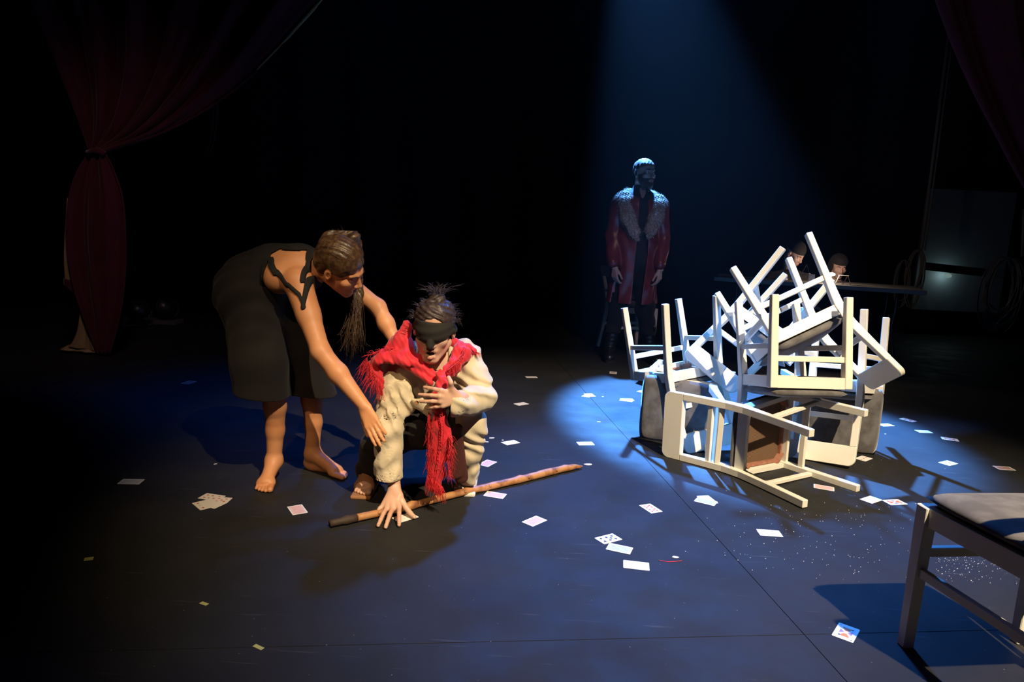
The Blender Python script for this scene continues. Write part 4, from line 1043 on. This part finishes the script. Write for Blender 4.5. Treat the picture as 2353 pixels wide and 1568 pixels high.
# scraps of paper and bits of yellow spike tape
SCR = [(1130,1007,.016,.3,'largest torn paper scrap left of the white card'),(1118,1016,.014,-.2,'torn paper scrap nearest the cream coat tail'),(1155,1012,.007,0,'tiny paper scrap touching the far side of the white card'),(1376,970,.012,.1,'paper scrap alone in the brightest blue floor'),(1385,912,.010,.4,'paper scrap right of the overlapping pair on the seam'),(1352,1068,.022,.1,'white splinter lying at the pointed tip of the stick'),(1551,1281,.014,0,'oval paper scrap above the thin red thread'),(495,1067,.008,.8,'white paper speck beside the near bare foot'),(2034,998,.008,.2,'paper scrap on the blue floor right of the grey seat')]
for u,v,s_,a,l in SCR:
    bm=bmesh.new(); rr=random.Random(u); n=7
    lo=[bm.verts.new((math.cos(2*math.pi*k/n)*s_*rr.uniform(.7,1.2),math.sin(2*math.pi*k/n)*s_*.55*rr.uniform(.7,1.2),0)) for k in range(n)]; hi=[bm.verts.new((q.co.x,q.co.y,.0012)) for q in lo]
    bm.faces.new(lo[::-1]); bm.faces.new(hi)
    for k in range(n): j=(k+1)%n; bm.faces.new((lo[k],lo[j],hi[j],hi[k]))
    o=obj('paper_scrap',bm,MPAP); o.location=fl(u,v,.0004); o.rotation_euler=(0,0,a); tag(o,l,'paper scrap','scraps of paper on the floor')
for u,v,L_,W_,a,l in ((204,1285,.013,.011,.4,'squarish bit of yellow spike tape on the dark floor'),(469,1388,.013,.006,-.4,'smallest bit of yellow spike tape, middle of the three'),(594,1488,.016,.006,-.5,'bit of yellow spike tape nearest the bottom floor seam')):
    bm=bmesh.new(); box(bm,(0,0,.0004),(L_,W_,.0004)); o=obj('spike_tape',bm,MTAPE); o.location=fl(u,v,0); o.rotation_euler=(0,0,a); tag(o,l,'tape mark','yellow spike tape marks')
bm=bmesh.new(); tube(bm,[fl(1515,1288,.001),fl(1535,1292,.001),fl(1552,1291,.001),fl(1567,1289,.001)],.0012,4); tag(obj('red_thread',bm,MREDF),'thin red thread lying on the floor below the oval scrap','thread')
rr=random.Random(21); bm=bmesh.new()
for i in range(420):
    if i<230: u,v=rr.uniform(2150,2350),1262+abs(rr.gauss(0,1))*38
    else: u,v=rr.gauss(1900,150),rr.gauss(1230,60)
    if v>1345 and u>2100: continue
    p=fl(u,v,.0008); r_=rr.uniform(.0006,.0018); bmesh.ops.create_icosphere(bm,subdivisions=1,radius=r_,matrix=Matrix.Translation(p))
o=obj('glitter_specks',bm,MPAP); tag(o,'sparkling white specks strewn on the floor behind the foreground chair','specks',kind='stuff')

# ------------------------------------------------------------------ table with card houses and a small lamp
TZ = .735
pR, pL = fl(2131,669,TZ), fl(1700,640,TZ)
ex = _n(pR-pL); ey_ = np.array([-ex[1],ex[0],0]); TL = 1.83; TD = .70
TA = math.atan2(ex[1],ex[0])
def tp(a, b, z=0): return pR-ex*a+ey_*b+np.array([0,0,z])
t = thing('folding_table','long grey folding table with slim metal legs behind the heap','table',tuple(tp(TL/2,TD/2,-TZ)))
bm = bmesh.new(); box(bm, tp(TL/2,TD/2,-.020), (TL/2,TD/2,.020), Matrix.Rotation(TA,3,'Z')); bevel(bm,.006,2); obj('tabletop',bm,MTBL,t)
for a in (.22,TL-.22):
    for b in (.07,TD-.07):
        bm=bmesh.new(); p0,p1,p2,p3=tp(a,b,-.04),tp(a-.0,b,-.22),tp(a+.01,b+.0,-.40),np.array([*tp(a-.05,b+(.06 if b>.3 else -.06))[:2],.012])
        tube(bm,catmull([p0,p1,p2,p3],4),.0125,8); obj('leg',bm,MMET,t,True)
    bm=bmesh.new(); tube(bm,[tp(a,.07,-.30),tp(a,TD-.07,-.30)],.009,6); obj('crossbar',bm,MMET,t,True)
keep(t)
def tilted_card(p, q, w, m, lab, g):
    "a card standing between floor line point p and top point q, width w along ex"
    p,q=np.array(p),np.array(q); d=q-p; n=_n(np.cross(w,d)); bm=bmesh.new(); vs=[]
    for s in (-.0003,.0003): vs.append([bm.verts.new(z+n*s) for z in (p-w,p+w,q+w,q-w)])
    bm.faces.new(vs[0][::-1]); bm.faces.new(vs[1])
    for k in range(4): j=(k+1)%4; bm.faces.new((vs[0][k],vs[0][j],vs[1][j],vs[1][k]))
    o=obj('standing_card',bm,m); tag(o,lab,'playing card',g)
def near(u, v, b=.12):
    d = ray(u,v); # point on the table-top-height plane or above it at the table depth
    n = ey_; c0 = tp(0,b); k = ((c0-np.array([0,0,CAMH]))@n)/(d@n); return d*k+np.array([0,0,CAMH])
wv = ey_*.028
T1 = near(1850,617); B1 = near(1838,640); B2 = near(1857,640); 
z0 = TZ+.0006
def tc(u0,v0,u1,v1,m,lab,g,wd=None):
    a=near(u0,v0); b=near(u1,v1); tilted_card(a,b,wv if wd is None else wd,m,lab,g)
a=near(1850,655); a[2]=z0; base=a
def cpos(dx,dz): return base+ex*dx+np.array([0,0,z0-base[2]+dz])
G1='card house on the table, left of the lamp'
tilted_card(cpos(-.045,0),cpos(-.012,.081),wv,MCP,'pink card of the lower left leg of the tall card house',G1)
tilted_card(cpos(.020,0),cpos(-.010,.081),wv,MCP,'pink card of the lower right leg of the tall card house',G1)
tilted_card(cpos(-.040,.0835),cpos(-.006,.163),wv,MCP,'pink upper left card of the tall card house',G1)
tilted_card(cpos(.026,.0835),cpos(-.004,.163),wv,MCP,'pink upper right card of the tall card house',G1)
bm=bmesh.new(); box(bm,cpos(-.008,.0825),(.044,.029,.0004),Matrix.Rotation(TA,3,'Z')); tag(obj('flat_card',bm,MCW),'white card lying flat between the two storeys of the card house','playing card',G1)
tilted_card(cpos(.050,0)-ey_*.03,cpos(.047,.078)-ey_*.025,ex*.028,MCW,'white card standing upright facing the front beside the card house',G1)
lamp = near(1905,655); lamp[2]=z0
G2='low card house on the table, right of the lamp'
def c2(dx,dz,b=0): return lamp+ex*dx+ey_*b+np.array([0,0,dz])
tilted_card(c2(.050,0),c2(.078,.083),wv,MCW,'leftmost leaning card of the low card house by the lamp',G2)
tilted_card(c2(.110,0),c2(.082,.083),wv,MCP,'second leaning card of the low card house by the lamp',G2)
tilted_card(c2(.118,0),c2(.148,.083),wv,MCP,'third leaning card of the low card house by the lamp',G2)
tilted_card(c2(.182,0),c2(.152,.083),wv,MCP,'rightmost leaning card of the low card house by the lamp',G2)
bm=bmesh.new(); box(bm,c2(.115,.0845),(.044,.029,.0004),Matrix.Rotation(TA,3,'Z')); tag(obj('flat_card',bm,MCW),'white card lying flat on top of the low card house','playing card',G2)
lt = thing('table_lamp','small bright lamp glowing on the table in front of the hooded person','lamp',tuple(lamp))
bm=bmesh.new(); bmesh.ops.create_cone(bm,cap_ends=True,segments=20,radius1=.035,radius2=.028,depth=.014,matrix=Matrix.Translation(Vector(lamp)+Vector((0,0,.007)))); obj('base',bm,MMET,lt,True)
bm=bmesh.new(); tube(bm,[lamp+np.array((0,0,.012)),lamp+ey_*.01+np.array((0,0,.05)),lamp+ex*.01+np.array((0,0,.075))],.005,8); obj('stem',bm,MMET,lt,True)
bm=bmesh.new(); bmesh.ops.create_uvsphere(bm,u_segments=20,v_segments=12,radius=.030,matrix=Matrix.Translation(Vector(lamp+ex*.01+np.array((0,0,.088)))) @ Matrix.Diagonal((1.15,1,.55,1))); obj('bulb',bm,MGLOW,lt,True)
keep(lt)
pl = bpy.data.lights.new('table_lamp_light','POINT'); pl.energy=6; pl.color=(1,.72,.52); pl.shadow_soft_size=.03
po = bpy.data.objects.new('table_lamp_light',pl); C.objects.link(po); po.location = Vector(lamp+ey_*.0+np.array((0,0,.16)))
for nm,u,lab in (('ashtray',1800,None),):
    q=near(1795,652,.25); q[2]=z0
    bm=bmesh.new(); bmesh.ops.create_cone(bm,cap_ends=True,segments=24,radius1=.050,radius2=.062,depth=.014,matrix=Matrix.Translation(Vector(q)+Vector((0,0,.007)))); bevel(bm,.003); tag(obj('saucer',bm,MCW,None,True),'small pale saucer on the table below the bearded seated person','dish')

# ------------------------------------------------------------------ red curtains tied back at both sides
def cloth(name, rows, m, parent, amp=.05, nf=7, thick=.012, nu=60, ampv=None, ph=0):
    "rows: list of (left point, right point) from top to bottom; folds run down the cloth"
    Ls = catmull([r_[0] for r_ in rows],6); Rs = catmull([r_[1] for r_ in rows],6); bm=bmesh.new(); G=[]
    for j,(l,r_) in enumerate(zip(Ls,Rs)):
        v=j/(len(Ls)-1); a=amp*(ampv(v) if ampv else 1); row=[]
        for i in range(nu+1):
            u=i/nu; p=l+(r_-l)*u
            f=math.sin(2*math.pi*nf*u+ph+.6*math.sin(3*v+4*u))+.4*math.sin(2*math.pi*nf*2.3*u+2*v)
            row.append(bm.verts.new(p+np.array([0,-a*f,0])))
        G.append(row)
    for j in range(len(G)-1):
        for i in range(nu): bm.faces.new((G[j][i],G[j+1][i],G[j+1][i+1],G[j][i+1]))
    o=obj(name,bm,m,parent,True); sm=o.modifiers.new('thick','SOLIDIFY'); sm.thickness=thick; return o
Yc=5.2
t = thing('stage_curtain','dark red curtain at the left, knotted, its tail hanging with cream lining','curtain',(-3.2,5.25,0))
def E_(pts,y): return [at(u,v,y) for u,v in pts]
Lp=E_([(-260,-420),(-40,-160),(90,40),(150,180),(188,285),(208,350)],Yc+.1); Rp=E_([(1050,-420),(880,-170),(700,40),(560,190),(400,296),(232,352)],Yc)
cloth('upper_drape',list(zip(Lp,Rp)),MCUR,t,.085,6,.012,90,lambda v:(1-v)*.9+.12)
bm=bmesh.new(); P_=catmull(E_([(815,-90),(742,-4),(690,54),(640,108),(590,160)],Yc-.02),6); tube(bm,P_,[.006]*8+[.012]*(len(P_)-16)+[.006]*8,6); obj('trim',bm,MCRM,t,True)
Lp=E_([(206,346),(178,395),(160,460),(156,560),(172,660),(196,740),(222,812)],Yc); Rp=E_([(236,348),(258,395),(277,460),(284,560),(283,650),(271,740),(250,814)],Yc-.02)
cloth('tail',list(zip(Lp,Rp)),MCUR,t,.030,3,.012,50,lambda v:.25+.75*math.sin(math.pi*min(1,v*1.05)))
Lp=E_([(156,455),(151,520),(148,590),(150,648)],Yc+.06); Rp=E_([(162,470),(172,560),(184,630),(192,668)],Yc+.05); cloth('lining',list(zip(Lp,Rp)),MCRM,t,.010,1.5,.008,14)
Lp=E_([(150,640),(149,655)],Yc+.05); Rp=E_([(196,655),(192,690)],Yc+.04); cloth('hem',list(zip(Lp,Rp)),MCUR,t,.006,1,.012,10)
Lp=E_([(188,715),(180,760),(170,785),(158,797)],Yc+.06); Rp=E_([(198,715),(214,760),(222,790),(232,808)],Yc+.04); cloth('lining',list(zip(Lp,Rp)),MCRM,t,.010,1.5,.008,14)
a_,b_,c_,d_=fl(140,806,.02),fl(160,812,.012),fl(200,817,.016),fl(230,814,.012)
cloth('lining',[(a_+np.array((0,.1,.02)),d_+np.array((0,.08,.04))),(a_,d_)],MCRM,t,.010,2,.012,16)
bm=bmesh.new(); tube(bm,[at(202,352,Yc-.03),at(222,345,Yc-.05),at(240,354,Yc-.03)],.022,8); obj('tie_band',bm,MCUR,t,True)
keep(t)
t = thing('stage_curtain','dark red curtain swept across the top right corner','curtain',(3.6,5.2,1.3))
Lp=E_([(2060,-420),(2095,-180),(2140,0),(2200,160),(2270,300),(2353,450),(2440,570),(2520,650)],Yc); Rp=E_([(3050,-420),(2980,-150),(2900,60),(2830,230),(2760,380),(2700,500),(2660,600),(2620,680)],Yc+.1)
cloth('upper_drape',list(zip(Lp,Rp)),MCUR,t,.075,6,.012,80,lambda v:1-.6*v)
Lp=E_([(2510,640),(2500,760),(2490,900)],Yc); Rp=E_([(2630,660),(2690,780),(2700,900)],Yc); Lp[-1][2]=.0; Rp[-1][2]=.0
cloth('tail',list(zip(Lp,Rp)),MCUR,t,.03,3,.012,30); keep(t)

# ------------------------------------------------------------------ ropes, cables and lamps in the wings
def loops(parent, name, c, rx, rz, n, y, seed, r=.007, drop=0, m=None):
    rr=random.Random(seed); 
    for i in range(n):
        k=rr.uniform(.75,1.1); kx=rr.uniform(.6,1.05); ph=rr.uniform(-.25,.25); bm=bmesh.new(); P=[]
        for j in range(25):
            a=2*math.pi*j/24; P.append((c[0]+rx*kx*math.sin(a)+ph*rx*(1-math.cos(a))*.5, y+rr.gauss(0,.004)+.012*i-.03, c[2]-rz*k*(1-math.cos(a))))
        tube(bm,P,r,5,False); obj(name,bm,m or MCAB,parent,True)
t = thing('hanging_rope','pale rope running up beside the right curtain with its coil hung over the table end','rope',tuple(at(2115,590,8.0)))
top,bot = at(2175,128,8.0)+np.array((-.02,0,.9)), at(2117,575,8.0)
bm=bmesh.new(); tube(bm,[top,(top+bot)/2,bot],.016,7); obj('line',bm,MROPE,t,True)
bm=bmesh.new(); tube(bm,[top+np.array((.05,0,0)),(top+bot)/2+np.array((.045,0,0)),bot+np.array((.04,0,0))],.009,7); obj('line',bm,MROPE,t,True)
cc = at(2112,575,8.0); loops(t,'coil',(cc[0]-.01,0,cc[2]),.10,.30,6,8.0,2,.010,m=MROPE)
loops(t,'coil',(cc[0]-.16,0,cc[2]-.12),.09,.28,3,8.0,5,.008,m=MCAB); keep(t)
t = thing('cable_coil','large coil of grey cable hanging at the right edge','cable coil',tuple(at(2320,595,7.4)))
cc = at(2325,592,7.4); loops(t,'coil',(cc[0]-.03,0,cc[2]),.20,.37,13,7.4,8,.007)
bm=bmesh.new(); tube(bm,[at(2353,480,7.4),at(2350,590,7.4)],.016,6); obj('hanger',bm,MCAB,t,True); keep(t)
t = thing('hanging_rope','thin pair of dark lines hanging under the left curtain','rope',tuple(at(490,250,7.0)))
for dx in (0,8):
    bm=bmesh.new(); tube(bm,catmull(E_([(492+dx,120),(491+dx,250),(487+dx,300),(480+dx,335),(468+dx,360)],7.0),4),.006,5); obj('line',bm,MCAB,t,True)
keep(t)
def parcan(p, d, lab, s=1.0):
    p=np.array(p); d=_n(d); t=thing('stage_lamp',lab,'stage lamp',tuple(p)); q=Vector(d).to_track_quat('Z','Y').to_matrix().to_4x4()
    M_=Matrix.Translation(Vector(p)+Vector((0,0,.17*s))) @ q
    bm=bmesh.new(); bmesh.ops.create_cone(bm,cap_ends=True,segments=24,radius1=.075*s,radius2=.11*s,depth=.28*s,matrix=M_); obj('can',bm,MMET,t,True)
    bm=bmesh.new(); bmesh.ops.create_cone(bm,cap_ends=False,segments=24,radius1=.125*s,radius2=.125*s,depth=.02*s,matrix=M_@Matrix.Translation((0,0,.14*s))); obj('gel_frame',bm,MCAB,t)
    l=np.cross(d,(0,0,1)); l=_n(l); bm=bmesh.new(); tube(bm,[p+l*.14*s+np.array((0,0,.17*s)),p+l*.14*s+np.array((0,0,.02)),p-l*.14*s+np.array((0,0,.02)),p-l*.14*s+np.array((0,0,.17*s))],.010,6); obj('yoke',bm,MCAB,t)
    keep(t)
parcan(fl(315,752),(.5,-.6,.25),'dark stage lamp on the floor just right of the knotted curtain',.9)
parcan(fl(372,742),(.7,-.5,.15),'dark stage lamp on the floor, the farther right of two',.9)
bm=bmesh.new(); c=fl(348,742); box(bm,(c[0],c[1],.02),(.28,.10,.02)); bevel(bm,.004); tag(obj('base_plate',bm,MCAB),'flat dark plate on the floor under the left stage lamps','plate')
# control ledge at the right with a lit wall patch imitated by added pieces
t = thing('wall_ledge','dark ledge on the right wall with a dim glow beneath it','ledge',tuple(at(2200,615,8.6)))
pa,pb=at(2128,612,8.6),at(2272,628,8.6); bm=bmesh.new(); tube(bm,[pa,pb],.05,4); obj('rail',bm,MVEL,t)
bm=bmesh.new(); bmesh.ops.create_uvsphere(bm,u_segments=16,v_segments=10,radius=.045,matrix=Matrix.Translation(at(2178,634,8.62))@Matrix.Diagonal((1.1,.4,.6,1))); obj('lens',bm,MGLOW2,t,True)  # glowing blob for the light spot on the wall, not a lens
pn=at(2215,560,8.85); bm=bmesh.new(); box(bm,(pn[0],8.85,pn[2]-.1),(.55,.02,.75)); obj('panel',bm,mat('wall_panel_grey',(.10,.12,.13),.7),t)  # lighter panel added to show as the lit wall patch
keep(t)
pl = bpy.data.lights.new('ledge_glow','POINT'); pl.energy=1.1; pl.color=(.6,.85,.85); pl.shadow_soft_size=.05  # added lamp that brightens the wall panel
po = bpy.data.objects.new('ledge_glow',pl); C.objects.link(po); po.location = Vector(at(2178,634,8.72))
